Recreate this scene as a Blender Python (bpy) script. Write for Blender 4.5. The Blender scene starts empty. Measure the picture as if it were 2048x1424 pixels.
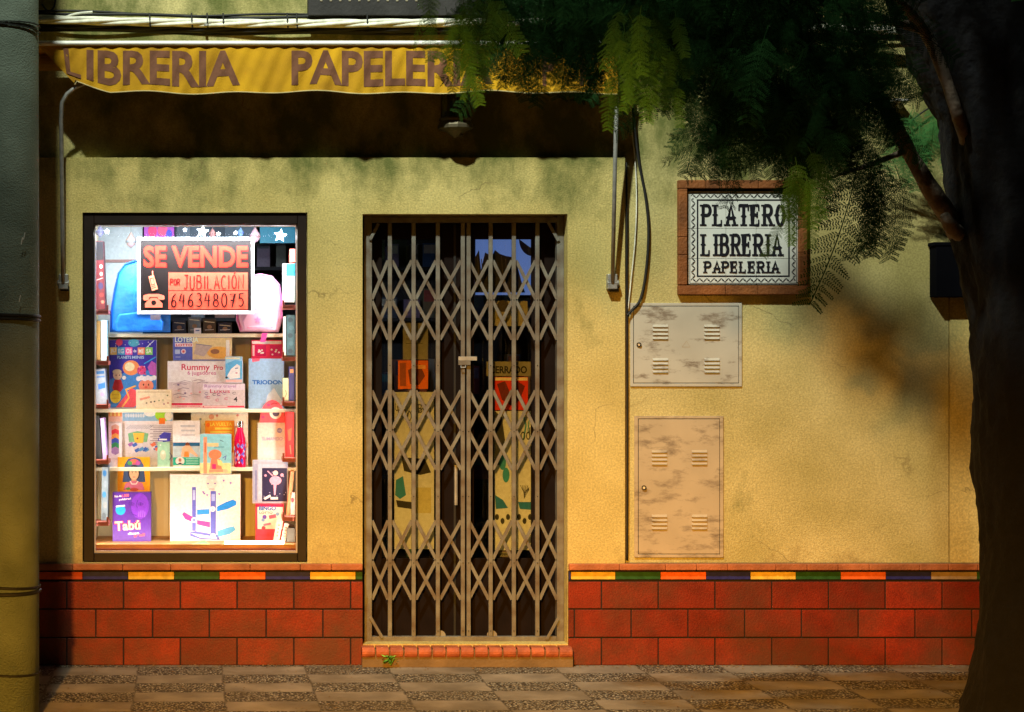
import bpy, bmesh, math, random
import numpy as np
from mathutils import Vector, Matrix, Euler, noise as mnoise
random.seed(7); RNG = np.random.default_rng(11)
R = math.radians
# ------------------------------------------------------------------ camera, world, sun, exposure
scene = bpy.context.scene
D = 8.5; CZ = 1.545; VX = 450.0; S = 400.0       # wall distance, eye height, pixel column straight ahead, pixels per metre at the wall
cam = bpy.data.objects.new('camera', bpy.data.cameras.new('camera'))
scene.collection.objects.link(cam); scene.camera = cam
cam.location = (0, -D, CZ); cam.rotation_euler = (R(90), 0, 0)
cam.data.sensor_width = 36; cam.data.lens = 36 * D / 5.12
cam.data.shift_x = ((1024 - VX) / S) / 5.12
cam.data.clip_start = 0.05; cam.data.clip_end = 500
w = bpy.data.worlds.new('World'); scene.world = w; w.use_nodes = True
wn = w.node_tree.nodes; sky = wn.new('ShaderNodeTexSky'); sky.sky_type = 'NISHITA'; sky.sun_disc = False
sky.sun_elevation = R(-3); sky.sun_rotation = R(-140)
w.node_tree.links.new(sky.outputs[0], wn['Background'].inputs[0]); wn['Background'].inputs[1].default_value = 0.02
sun = bpy.data.objects.new('moonlight', bpy.data.lights.new('moonlight', 'SUN')); scene.collection.objects.link(sun)
sun.data.energy = 0.02; sun.data.angle = R(0.5); sun.data.color = (.7, .8, 1)
sun.rotation_euler = Vector((.95, 1, -1.4)).to_track_quat('-Z', 'Y').to_euler()
scene.view_settings.view_transform = 'Standard'; scene.view_settings.look = 'None'
scene.view_settings.exposure = 0; scene.view_settings.gamma = 1
LED_POWER = 4000; LED_COL = (.93, 1.0, .84); LED_POS = (-.78, -4.6, 8.3)
SOD_POWER = 6000; SOD_COL = (1.0, .44, .05); SOD_POS = (-1.0, -8.6, 3.1)
SHOP = .8

def X(px, y=0): return (px - VX) / S * (D + y) / D
def Z(py, y=0): return CZ + (712 - py) / S * (D + y) / D
def P(px, py, y=0): return Vector((X(px, y), y, Z(py, y)))
# ------------------------------------------------------------------ materials
def lin(c): return tuple((v / 12.92 if v <= .04045 else ((v + .055) / 1.055) ** 2.4) for v in c)
MC = {}
def mat(name, col, rough=.7, vary=.15, scale=8, bump=.0, bscale=60, metal=0, col2=None, spec=.4, detail=4):
    if name in MC: return MC[name]
    m = bpy.data.materials.new(name); m.use_nodes = True; nt = m.node_tree; n = nt.nodes; l = nt.links
    b = n['Principled BSDF']; b.inputs['Roughness'].default_value = rough; b.inputs['Metallic'].default_value = metal
    b.inputs['Specular IOR Level'].default_value = spec
    g = n.new('ShaderNodeNewGeometry'); nz = n.new('ShaderNodeTexNoise'); nz.inputs['Scale'].default_value = scale
    nz.inputs['Detail'].default_value = detail; l.new(g.outputs['Position'], nz.inputs['Vector'])
    r = n.new('ShaderNodeMapRange'); r.inputs[1].default_value = .3; r.inputs[2].default_value = .7; l.new(nz.outputs[0], r.inputs[0])
    mx = n.new('ShaderNodeMix'); mx.data_type = 'RGBA'
    c2 = col2 if col2 else tuple(v * (1 - vary) for v in col)
    mx.inputs[6].default_value = (*c2, 1); mx.inputs[7].default_value = (*tuple(min(1, v * (1 + (0 if col2 else vary * .6))) for v in col), 1)
    l.new(r.outputs[0], mx.inputs[0]); l.new(mx.outputs[2], b.inputs['Base Color'])
    if bump:
        n2 = n.new('ShaderNodeTexNoise'); n2.inputs['Scale'].default_value = bscale; n2.inputs['Detail'].default_value = 5
        l.new(g.outputs['Position'], n2.inputs['Vector']); bp = n.new('ShaderNodeBump'); bp.inputs['Strength'].default_value = bump
        bp.inputs['Distance'].default_value = .01; l.new(n2.outputs[0], bp.inputs['Height']); l.new(bp.outputs[0], b.inputs['Normal'])
    MC[name] = m; m['_p'] = 1
    return m
def nodes_of(m): return m.node_tree.nodes, m.node_tree.links, m.node_tree.nodes['Principled BSDF']
def pm(h, rough=.45):            # a printed colour, from a picture-like rgb hex
    name = 'print_' + h
    c = lin(tuple(int(h[i:i + 2], 16) / 255 for i in (0, 2, 4)))
    return mat(name, c, rough=rough, vary=.13, scale=70, spec=.35, detail=6)
def emis(name, col, st):
    m = bpy.data.materials.new(name); m.use_nodes = True; b = m.node_tree.nodes['Principled BSDF']
    b.inputs['Emission Color'].default_value = (*col, 1); b.inputs['Emission Strength'].default_value = st
    b.inputs['Base Color'].default_value = (.8, .8, .8, 1); return m
def glass_mat(name, tint=(.97, .98, .98), refl=.06, rough=.02):
    m = bpy.data.materials.new(name); m.use_nodes = True; n = m.node_tree.nodes; l = m.node_tree.links
    n.remove(n['Principled BSDF']); t = n.new('ShaderNodeBsdfTransparent'); t.inputs[0].default_value = (*tint, 1)
    g = n.new('ShaderNodeBsdfGlossy'); g.inputs['Roughness'].default_value = rough; g.inputs[0].default_value = (.9, .95, 1, 1)
    f = n.new('ShaderNodeFresnel'); f.inputs[0].default_value = 1.5; mu = n.new('ShaderNodeMath'); mu.operation = 'MULTIPLY_ADD'
    l.new(f.outputs[0], mu.inputs[0]); mu.inputs[1].default_value = 1.0; mu.inputs[2].default_value = refl - .04
    mx = n.new('ShaderNodeMixShader'); l.new(mu.outputs[0], mx.inputs[0]); l.new(t.outputs[0], mx.inputs[1]); l.new(g.outputs[0], mx.inputs[2])
    l.new(mx.outputs[0], n['Material Output'].inputs[0]); return m

def plaster(name, c_hi, c_lo, stain=(.10, .12, .03), stain_top=None):
    m = mat(name, c_hi, rough=.9, col2=c_lo, scale=2.2, bump=.35, bscale=140, detail=8, spec=.2)
    n, l, b = nodes_of(m); src = b.inputs['Base Color'].links[0].from_socket
    g = n.new('ShaderNodeNewGeometry')
    # fine grain of the render coat
    ng = n.new('ShaderNodeTexNoise'); ng.inputs['Scale'].default_value = 110; ng.inputs['Detail'].default_value = 3; l.new(g.outputs['Position'], ng.inputs['Vector'])
    rg = n.new('ShaderNodeMapRange'); rg.inputs[1].default_value = .35; rg.inputs[2].default_value = .68; rg.inputs[3].default_value = .78; rg.inputs[4].default_value = 1.12
    l.new(ng.outputs[0], rg.inputs[0])
    mg = n.new('ShaderNodeVectorMath'); mg.operation = 'SCALE'; l.new(src, mg.inputs[0]); l.new(rg.outputs[0], mg.inputs['Scale']); src = mg.outputs[0]
    # damp streaks that run down from the ledge
    mp = n.new('ShaderNodeMapping'); mp.inputs['Scale'].default_value = (2.0, 1, 1.3); l.new(g.outputs['Position'], mp.inputs[0])
    ns = n.new('ShaderNodeTexNoise'); ns.inputs['Scale'].default_value = 1.6; ns.inputs['Detail'].default_value = 9; ns.inputs['Roughness'].default_value = .65; l.new(mp.outputs[0], ns.inputs['Vector'])
    sp = n.new('ShaderNodeSeparateXYZ'); l.new(g.outputs['Position'], sp.inputs[0])
    rz = n.new('ShaderNodeMapRange'); rz.inputs[1].default_value = 2.02; rz.inputs[2].default_value = 2.56; rz.inputs[3].default_value = .60; rz.inputs[4].default_value = .36; l.new(sp.outputs[2], rz.inputs[0])
    sb = n.new('ShaderNodeMath'); sb.operation = 'SUBTRACT'; l.new(ns.outputs[0], sb.inputs[0]); l.new(rz.outputs[0], sb.inputs[1])
    rr = n.new('ShaderNodeMapRange'); rr.inputs[1].default_value = 0; rr.inputs[2].default_value = .22; rr.inputs[4].default_value = .92; l.new(sb.outputs[0], rr.inputs[0])
    mx = n.new('ShaderNodeMix'); mx.data_type = 'RGBA'; l.new(rr.outputs[0], mx.inputs[0]); l.new(src, mx.inputs[6]); mx.inputs[7].default_value = (*stain, 1)
    src = mx.outputs[2]
    rl = n.new('ShaderNodeMapRange'); rl.inputs[1].default_value = .50; rl.inputs[2].default_value = .72; rl.inputs[3].default_value = .50; rl.inputs[4].default_value = .74; l.new(sp.outputs[2], rl.inputs[0])
    nl = n.new('ShaderNodeTexNoise'); nl.inputs['Scale'].default_value = 4.5; nl.inputs['Detail'].default_value = 10; nl.inputs['Roughness'].default_value = .7; l.new(g.outputs['Position'], nl.inputs['Vector'])
    s2 = n.new('ShaderNodeMath'); s2.operation = 'SUBTRACT'; l.new(nl.outputs[0], s2.inputs[0]); l.new(rl.outputs[0], s2.inputs[1])
    r2 = n.new('ShaderNodeMapRange'); r2.inputs[1].default_value = -.06; r2.inputs[2].default_value = .16; r2.inputs[4].default_value = .7; l.new(s2.outputs[0], r2.inputs[0])
    m2 = n.new('ShaderNodeMix'); m2.data_type = 'RGBA'; l.new(r2.outputs[0], m2.inputs[0]); l.new(src, m2.inputs[6]); m2.inputs[7].default_value = (.26, .18, .06, 1)
    ds = n.new('ShaderNodeTexNoise'); ds.inputs['Scale'].default_value = 3; ds.inputs['Detail'].default_value = 6; l.new(g.outputs['Position'], ds.inputs['Vector'])
    ma = n.new('ShaderNodeVectorMath'); ma.operation = 'MULTIPLY_ADD'; l.new(ds.outputs['Color'], ma.inputs[0]); ma.inputs[1].default_value = (.5, .5, .5); l.new(g.outputs['Position'], ma.inputs[2])
    vc = n.new('ShaderNodeTexVoronoi'); vc.feature = 'DISTANCE_TO_EDGE'; vc.inputs['Scale'].default_value = .9; l.new(ma.outputs[0], vc.inputs['Vector'])
    rc = n.new('ShaderNodeMapRange'); rc.inputs[1].default_value = .0012; rc.inputs[2].default_value = .004; rc.inputs[3].default_value = .55; rc.inputs[4].default_value = 0; l.new(vc.outputs['Distance'], rc.inputs[0])
    rm = n.new('ShaderNodeMapRange'); rm.inputs[1].default_value = .5; rm.inputs[2].default_value = .6; l.new(ds.outputs[0], rm.inputs[0])
    mm = n.new('ShaderNodeMath'); mm.operation = 'MULTIPLY'; l.new(rc.outputs[0], mm.inputs[0]); l.new(rm.outputs[0], mm.inputs[1])
    m3 = n.new('ShaderNodeMix'); m3.data_type = 'RGBA'; l.new(mm.outputs[0], m3.inputs[0]); l.new(m2.outputs[2], m3.inputs[6]); m3.inputs[7].default_value = (.16, .12, .05, 1)
    l.new(m3.outputs[2], b.inputs['Base Color']); return m
M_wall = plaster('ochre_plaster', (.72, .59, .23), (.50, .40, .13))
M_wall2 = plaster('pale_plaster', (.66, .57, .26), (.44, .38, .14))
M_grout = mat('dark_grout', (.022, .016, .012), rough=.95, vary=.3, bump=.3)
M_step = mat('step_brick', (.42, .11, .045), rough=.65, vary=.45, scale=14, bump=.4, bscale=90)
M_ledge = mat('ledge_brick', (.40, .13, .05), rough=.7, vary=.5, scale=7, bump=.4, bscale=80)
M_mortar = mat('mortar', (.20, .13, .06), rough=.95, vary=.3, bump=.4)
def tile_mat(name, a, b_):
    m = mat(name, a, rough=.55, col2=b_, scale=9, bump=.25, bscale=120, detail=7, spec=.35)
    n, l, b = nodes_of(m); src = b.inputs['Base Color'].links[0].from_socket
    at = n.new('ShaderNodeAttribute'); at.attribute_name = 'rnd'
    r = n.new('ShaderNodeMapRange'); r.inputs[3].default_value = .6; r.inputs[4].default_value = 1.15; l.new(at.outputs['Fac'], r.inputs[0])
    mg = n.new('ShaderNodeVectorMath'); mg.operation = 'SCALE'; l.new(src, mg.inputs[0]); l.new(r.outputs[0], mg.inputs['Scale'])
    ng = n.new('ShaderNodeTexNoise'); ng.inputs['Scale'].default_value = 180; ng.inputs['Detail'].default_value = 3
    g = n.new('ShaderNodeNewGeometry'); l.new(g.outputs['Position'], ng.inputs['Vector'])
    rg = n.new('ShaderNodeMapRange'); rg.inputs[1].default_value = .35; rg.inputs[2].default_value = .68; rg.inputs[3].default_value = .7; rg.inputs[4].default_value = 1.2; l.new(ng.outputs[0], rg.inputs[0])
    m2 = n.new('ShaderNodeVectorMath'); m2.operation = 'SCALE'; l.new(mg.outputs[0], m2.inputs[0]); l.new(rg.outputs[0], m2.inputs['Scale'])
    nd = n.new('ShaderNodeTexNoise'); nd.inputs['Scale'].default_value = 3.2; nd.inputs['Detail'].default_value = 8; nd.inputs['Roughness'].default_value = .65; l.new(g.outputs['Position'], nd.inputs['Vector'])
    sp = n.new('ShaderNodeSeparateXYZ'); l.new(g.outputs['Position'], sp.inputs[0]); rz = n.new('ShaderNodeMapRange'); rz.inputs[1].default_value = 0; rz.inputs[2].default_value = .3; rz.inputs[3].default_value = .16; rz.inputs[4].default_value = 0; l.new(sp.outputs[2], rz.inputs[0])
    ad = n.new('ShaderNodeMath'); ad.operation = 'ADD'; l.new(nd.outputs[0], ad.inputs[0]); l.new(rz.outputs[0], ad.inputs[1])
    rd = n.new('ShaderNodeMapRange'); rd.inputs[1].default_value = .45; rd.inputs[2].default_value = .75; rd.inputs[4].default_value = .75; l.new(ad.outputs[0], rd.inputs[0])
    md = n.new('ShaderNodeMix'); md.data_type = 'RGBA'; l.new(rd.outputs[0], md.inputs[0]); l.new(m2.outputs[0], md.inputs[6]); md.inputs[7].default_value = (.085, .035, .016, 1)
    l.new(md.outputs[2], b.inputs['Base Color']); return m
M_tile = tile_mat('terracotta_tile', (.33, .026, .006), (.19, .016, .004))
GZ = {k: mat('glaze_' + k, c, rough=.3, vary=.25, scale=30) for k, c in dict(yellow=(.85, .55, .08), green=(.03, .10, .025), orange=(.85, .16, .03), blue=(.03, .03, .16), red=(.60, .08, .02), faded=(.38, .26, .14)).items()}
M_brown = mat('dark_brown_frame', (.013, .006, .004), rough=.45, vary=.4, scale=12)
M_gate = mat('old_gate_paint', (.22, .225, .20), rough=.55, col2=(.12, .09, .065), scale=13, detail=9, metal=.25, bump=.2, bscale=200)
M_steel = mat('galvanised_steel', (.42, .42, .40), rough=.45, vary=.25, scale=30, metal=.5)
M_white = mat('white_rail_paint', (.85, .85, .80), rough=.4, vary=.08)
M_black = mat('black_rubber', (.012, .012, .012), rough=.6, vary=.3)
M_cable = mat('pale_cable_sheath', (.80, .80, .68), rough=.6, vary=.35, scale=20)
M_conc = mat('pole_concrete', (.24, .30, .24), rough=.95, col2=(.14, .18, .14), scale=5, bump=.6, bscale=160, detail=9)
M_cloth = mat('mustard_canvas', (.68, .37, .012), rough=.85, col2=(.38, .19, .010), scale=5, bump=.3, bscale=260, detail=7, spec=.2)
M_cletter = mat('faded_brown_lettering', (.20, .085, .045), rough=.85, col2=(.14, .06, .035), scale=22, detail=6, spec=.2)
M_under = mat('canvas_hem', (.50, .42, .20), rough=.8)
M_cab = mat('utility_door_paint', (.56, .50, .38), rough=.5, col2=(.36, .31, .24), scale=6, bump=.1, detail=8)
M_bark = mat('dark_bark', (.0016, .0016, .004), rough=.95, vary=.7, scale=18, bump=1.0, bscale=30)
M_bark2 = mat('smooth_limb_bark', (.16, .12, .09), rough=.9, vary=.5, scale=14, bump=.8, bscale=40)
M_glass = glass_mat('window_glass', refl=.045)
M_dglass = glass_mat('door_glass', tint=(.95, .97, .98), refl=.05)
M_cream = mat('cream_board', (.80, .70, .44), rough=.6, vary=.08, scale=3)
M_cream2 = mat('cream_shelf_edge', (.86, .78, .55), rough=.6, vary=.06)
M_dark = mat('shop_interior_dark', (.02, .02, .024), rough=.8, vary=.4, scale=3)
M_redwood = mat('red_bracket', (.33, .08, .05), rough=.5, vary=.3)
M_tileW = mat('white_glazed_tile', (.74, .76, .72), rough=.18, vary=.06, spec=.5)
M_ink = mat('black_glaze', (.018, .018, .025), rough=.25, vary=.2)
M_signbrick = mat('sign_brick', (.26, .085, .02), rough=.7, vary=.5, scale=10, bump=.5, bscale=80)
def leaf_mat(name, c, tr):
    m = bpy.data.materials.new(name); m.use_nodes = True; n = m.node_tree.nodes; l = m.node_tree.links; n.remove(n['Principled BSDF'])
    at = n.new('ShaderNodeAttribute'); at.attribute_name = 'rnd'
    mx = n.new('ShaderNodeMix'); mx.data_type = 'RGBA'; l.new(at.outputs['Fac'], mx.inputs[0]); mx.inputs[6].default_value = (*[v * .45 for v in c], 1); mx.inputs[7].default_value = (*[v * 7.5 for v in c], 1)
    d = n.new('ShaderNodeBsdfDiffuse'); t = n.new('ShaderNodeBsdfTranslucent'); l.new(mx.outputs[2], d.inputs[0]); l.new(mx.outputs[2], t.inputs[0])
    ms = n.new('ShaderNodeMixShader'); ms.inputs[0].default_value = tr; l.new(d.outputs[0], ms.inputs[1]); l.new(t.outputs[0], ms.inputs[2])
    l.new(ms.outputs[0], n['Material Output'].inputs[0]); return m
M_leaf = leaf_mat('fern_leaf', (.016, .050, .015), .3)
# ------------------------------------------------------------------ mesh helpers
LK = scene.collection.objects.link
def text_mesh(s, bold=0.0, space=1.0):
    c = bpy.data.curves.new('t', 'FONT'); c.body = s; c.offset = bold; c.space_character = space; c.resolution_u = 3
    o = bpy.data.objects.new('t', c); me = bpy.data.meshes.new_from_object(o)
    vs = [v.co.copy() for v in me.vertices]; fs = [tuple(p.vertices) for p in me.polygons]
    bpy.data.objects.remove(o); bpy.data.curves.remove(c); bpy.data.meshes.remove(me)
    return vs, fs
def arc(cx, cy, rx, ry, a0, a1, n=8):
    return [(cx + rx * math.cos(R(a0 + (a1 - a0) * i / n)), cy + ry * math.sin(R(a0 + (a1 - a0) * i / n))) for i in range(n + 1)]
_P = [[(0, 0), (0, 1)], [(0, 1), (.5, 1)] + arc(.5, .75, .4, .25, 90, -90) + [(0, .5)]]
GL = {'P': _P, 'R': _P + [[(.4, .5), (.95, 0)]], 'L': [[(0, 1), (0, 0), (.8, 0)]], 'A': [[(0, 0), (.5, 1), (1, 0)], [(.18, .35), (.82, .35)]],
      'T': [[(.5, 0), (.5, 1)], [(0, 1), (1, 1)]], 'E': [[(.8, 1), (0, 1), (0, 0), (.8, 0)], [(0, .52), (.62, .52)]],
      'O': [arc(.5, .5, .45, .5, 90, 450, 18)], 'I': [[(.5, 0), (.5, 1)]], 'B': [[(0, 0), (0, 1)], [(0, 1), (.45, 1)] + arc(.45, .77, .36, .23, 90, -90) + [(0, .54)], [(.4, .54)] + arc(.45, .27, .45, .27, 90, -90) + [(0, 0)]],
      'J': [[(.2, 1), (1, 1)], [(.75, 1), (.72, .25)] + arc(.42, .2, .3, .2, 0, -150)], 'U': [[(0, 1), (0, .25)] + arc(.4, .22, .4, .22, 180, 360) + [(.82, 1)]],
      'C': [arc(.6, .5, .55, .5, 55, 305, 12)], 'N': [[(0, 0), (.05, 1), (.8, .05), (.8, 1.05)]], 'S': [arc(.45, .75, .38, .25, 30, 270, 8) + arc(.45, .25, .4, .25, 90, -150, 8)],
      '6': [[(.75, 1), (.35, .8), (.1, .35)] + arc(.45, .25, .35, .25, 160, 520, 14)], '4': [[(.35, 1), (.02, .42), (.85, .42)], [(.7, .9), (.6, -.05)]],
      '3': [arc(.4, .77, .38, .24, 130, -80, 8) + arc(.4, .27, .45, .28, 80, -140, 10)], '8': [arc(.45, .76, .3, .24, -90, 270, 14), arc(.45, .26, .4, .26, 90, 450, 14)],
      '0': [arc(.45, .5, .4, .52, 90, 450, 18)], '7': [[(0, .95), (.8, 1), (.35, -.05)], [(.1, .5), (.75, .5)]], '5': [[(.85, 1), (.25, .97), (.15, .58)] + arc(.38, .32, .42, .32, 110, -130, 10)]}
GL['Ó'] = GL['O'] + [[(.5, 1.08), (.75, 1.28)]]
WD = {'I': .34, 'T': 1.0, 'N': 1.05}
class MB:
    def __init__(s, Y=0): s.v = []; s.f = []; s.fm = []; s.m = []; s.Y = Y; s.k = 0; s.rn = []; s.step = 1.0
    def mi(s, m):
        if m not in s.m: s.m.append(m)
        return s.m.index(m)
    def add(s, vs, fs, m, rn=None):
        o = len(s.v); s.v += [tuple(v) for v in vs]; i = s.mi(m)
        for f in fs: s.f.append(tuple(o + a for a in f)); s.fm.append(i); s.rn.append(.5 if rn is None else rn)
        return s
    def box(s, x0, x1, y0, y1, z0, z1, m, rn=None):
        return s.add([(x, y, z) for x in (x0, x1) for y in (y0, y1) for z in (z0, z1)],
                     [(0, 1, 3, 2), (4, 6, 7, 5), (0, 4, 5, 1), (2, 3, 7, 6), (0, 2, 6, 4), (1, 5, 7, 3)], m, rn)
    def pbox(s, px0, px1, py0, py1, Y, t, m, rn=None):         # box whose front face (at depth Y) covers that part of the wall drawing
        return s.box(X(px0, Y), X(px1, Y), Y, Y + t, Z(py1, Y), Z(py0, Y), m, rn)
    def lay(s): s.k += 1; return s.Y - .0005 - .00004 * s.k * s.step
    def poly(s, pts, m):
        y = s.lay(); vs = [(X(a, s.Y), y, Z(b, s.Y)) for a, b in pts]
        ar = sum(vs[i][0] * vs[(i + 1) % len(vs)][2] - vs[(i + 1) % len(vs)][0] * vs[i][2] for i in range(len(vs)))
        idx = list(range(len(vs)));  idx = idx if ar > 0 else idx[::-1]
        return s.add(vs, [idx], m)
    def rect(s, a, b, c, d, m): return s.poly([(a, d), (b, d), (b, c), (a, c)], m)
    def disc(s, cx, cy, rx, ry, m, n=18, a0=0, a1=360): 
        return s.poly([(cx + rx * math.cos(R(a0 + (a1 - a0) * i / n)), cy - ry * math.sin(R(a0 + (a1 - a0) * i / n))) for i in range(n if a1 - a0 == 360 else n + 1)], m)
    def star(s, cx, cy, r, m, rot=0, q=.45):
        return s.poly([(cx + (r if i % 2 == 0 else r * q) * math.sin(R(36 * i + rot)), cy - (r if i % 2 == 0 else r * q) * math.cos(R(36 * i + rot))) for i in range(10)], m)
    def text(s, t, x0, x1, y0, y1, m, bold=.0, rot=0, space=1.0):
        vs, fs = text_mesh(t, bold, space); xs = [v.x for v in vs]; ys = [v.y for v in vs]
        a, b, c, d = min(xs), max(xs), min(ys), max(ys); y = s.lay(); out = []
        cx, cy = (x0 + x1) / 2, (y0 + y1) / 2
        for v in vs:
            px = x0 + (v.x - a) / (b - a) * (x1 - x0); py = y1 - (v.y - c) / (d - c) * (y1 - y0)
            if rot: 
                dx, dy = px - cx, py - cy; ca, sa = math.cos(R(rot)), math.sin(R(rot)); px, py = cx + dx * ca + dy * sa, cy - dx * sa + dy * ca
            out.append((X(px, s.Y), y, Z(py, s.Y)))
        return s.add(out, fs, m)
    def line(s, pts, wd, m, closed=False):                    # a pen stroke, wd in drawing pixels
        y = s.lay(); q = []
        for i, p in enumerate(pts):
            a = pts[max(i - 1, 0)]; b = pts[min(i + 1, len(pts) - 1)]
            if closed and i in (0, len(pts) - 1): a, b = pts[-2], pts[1]
            dx, dy = b[0] - a[0], b[1] - a[1]; L = math.hypot(dx, dy) or 1; nx, ny = -dy / L, dx / L
            k = 1
            if 0 < i < len(pts) - 1:
                d1 = Vector((p[0] - a[0], p[1] - a[1])); 
                if d1.length > 0: k = min(1.8, 1 / max(.3, abs(d1.normalized().x * -ny * -1 + 0) if False else abs((d1.normalized().x * (dx / L) + d1.normalized().y * (dy / L)))))
            q.append(((p[0] + nx * wd / 2 * k, p[1] + ny * wd / 2 * k), (p[0] - nx * wd / 2 * k, p[1] - ny * wd / 2 * k)))
        vs = []; fs = []
        for a, b in q: vs += [(X(a[0], s.Y), y, Z(a[1], s.Y)), (X(b[0], s.Y), y, Z(b[1], s.Y))]
        for i in range(len(q) - 1): fs.append((2 * i, 2 * i + 1, 2 * i + 3, 2 * i + 2))
        return s.add(vs, fs, m)
    def write(s, t, x0, x1, y0, y1, wd, m, serif=0, jit=0, gap=.28):
        ws = [WD.get(c, .85) if c != ' ' else .5 for c in t]; tot = sum(ws) + gap * (len(t) - 1); u = (x1 - x0) / tot; x = x0
        for c, ww in zip(t, ws):
            if c != ' ':
                jy = random.uniform(-jit, jit)
                M = (lambda p, x=x, ww=ww, jy=jy: (x + (p[0] if c != 'I' else .5) * ww * u * (1 if c != 'I' else 1), y1 + jy - p[1] * (y1 - y0)))
                for st in GL[c]: s.line([M(p) for p in st], wd, m)
                if serif:
                    ends = {'P': [(0, 0), (0, 1)], 'R': [(0, 0), (0, 1), (.95, 0)], 'L': [(0, 0), (0, 1)], 'A': [(0, 0), (1, 0)], 'T': [(.5, 0)], 'E': [(0, 0), (0, 1)], 'I': [(.5, 0), (.5, 1)], 'B': [(0, 0), (0, 1)], 'O': []}[c]
                    for e in ends:
                        q = M(e); s.rect(q[0] - wd * 1.05, q[0] + wd * 1.05, q[1] - serif / 2, q[1] + serif / 2, m)
                    for e in {'L': [(.8, .1)], 'E': [(.8, .12), (.8, .88), (.62, .52)], 'T': [(0, .88), (1, .88)]}.get(c, []):
                        q = M(e); s.rect(q[0] - serif * .45, q[0] + serif * .45, q[1] - wd * .95, q[1] + wd * .95, m)
                    for e in {'T': [(.5, .45)], 'A': [(.2, .38), (.8, .38)], 'O': [(.05, .5), (.95, .5)]}.get(c, [(ends[0][0], .52)] if ends else []):
                        q = M(e); s.poly([(q[0] - wd * .95, q[1]), (q[0], q[1] - wd * .8), (q[0] + wd * .95, q[1]), (q[0], q[1] + wd * .8)], m)
            x += (ww + gap) * u
        return s
    def tube(s, pts, r, m, n=8, caps=True, rn=None):
        pts = [Vector(p) for p in pts]; rr = r if isinstance(r, (list, tuple)) else [r] * len(pts); vs = []; fs = []
        up = Vector((0, 1, 0)) if abs((pts[-1] - pts[0]).normalized().y) < .9 else Vector((1, 0, 0))
        for i, p in enumerate(pts):
            t = (pts[min(i + 1, len(pts) - 1)] - pts[max(i - 1, 0)]).normalized(); a = t.cross(up).normalized(); b = t.cross(a).normalized()
            for j in range(n): vs.append(p + (a * math.cos(2 * math.pi * j / n) + b * math.sin(2 * math.pi * j / n)) * rr[i])
        for i in range(len(pts) - 1):
            for j in range(n): fs.append((i * n + j, i * n + (j + 1) % n, (i + 1) * n + (j + 1) % n, (i + 1) * n + j))
        if caps: fs.append(tuple(range(n))[::-1]); fs.append(tuple(range((len(pts) - 1) * n, len(pts) * n)))
        return s.add(vs, fs, m, rn)
    def bar(s, a, b, wx, wy, m):                              # flat bar from a to b, wx wide in the wall plane, wy deep
        a, b = Vector(a), Vector(b); t = (b - a).normalized(); n = Vector((0, 1, 0)); u = t.cross(n).normalized()
        vs = [p + u * sx * wx / 2 + n * sy * wy / 2 for p in (a, b) for sx in (-1, 1) for sy in (-1, 1)]
        return s.add(vs, [(0, 2, 3, 1), (4, 5, 7, 6), (0, 1, 5, 4), (2, 6, 7, 3), (0, 4, 6, 2), (1, 3, 7, 5)], m)
    def lathe(s, c, prof, m, n=24):
        vs = [(c[0] + r * math.cos(2 * math.pi * j / n), c[1] + r * math.sin(2 * math.pi * j / n), c[2] + z) for r, z in prof for j in range(n)]
        fs = [(i * n + j, i * n + (j + 1) % n, (i + 1) * n + (j + 1) % n, (i + 1) * n + j) for i in range(len(prof) - 1) for j in range(n)]
        return s.add(vs, fs, m)
    def build(s, name, parent=None, base=None, bevel=0, smooth=False, origin=None):
        me = bpy.data.meshes.new(name)
        if origin is None:
            if parent is not None: origin = Vector((0, 0, 0))
            else:
                a = np.array(s.v); origin = Vector(((a[:, 0].min() + a[:, 0].max()) / 2, (a[:, 1].min() + a[:, 1].max()) / 2, a[:, 2].min()))
        me.from_pydata([tuple(Vector(v) - origin) for v in s.v], [], s.f)
        for m in s.m: me.materials.append(m)
        me.polygons.foreach_set('material_index', s.fm)
        at = me.attributes.new('rnd', 'FLOAT', 'FACE'); at.data.foreach_set('value', s.rn)
        if smooth: me.polygons.foreach_set('use_smooth', [True] * len(me.polygons))
        me.update()
        o = bpy.data.objects.new(name, me); LK(o); o.location = origin
        if parent is not None: o.parent = parent; o.matrix_parent_inverse = Matrix.Translation(-parent.location) if parent.type == 'EMPTY' else Matrix.Translation(-parent.matrix_basis.translation)
        if bevel:
            b = o.modifiers.new('bevel', 'BEVEL'); b.width = bevel; b.segments = 2; b.limit_method = 'ANGLE'; b.angle_limit = R(50)
        return o
def tag(o, label=None, cat=None, group=None, kind=None):
    if label: o['label'] = label
    if cat: o['category'] = cat
    if group: o['group'] = group
    if kind: o['kind'] = kind
    return o
def thing(name, label, cat, loc, group=None):
    o = bpy.data.objects.new(name, None); LK(o); o.location = loc; o.empty_display_size = .1
    return tag(o, label, cat, group)
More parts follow.
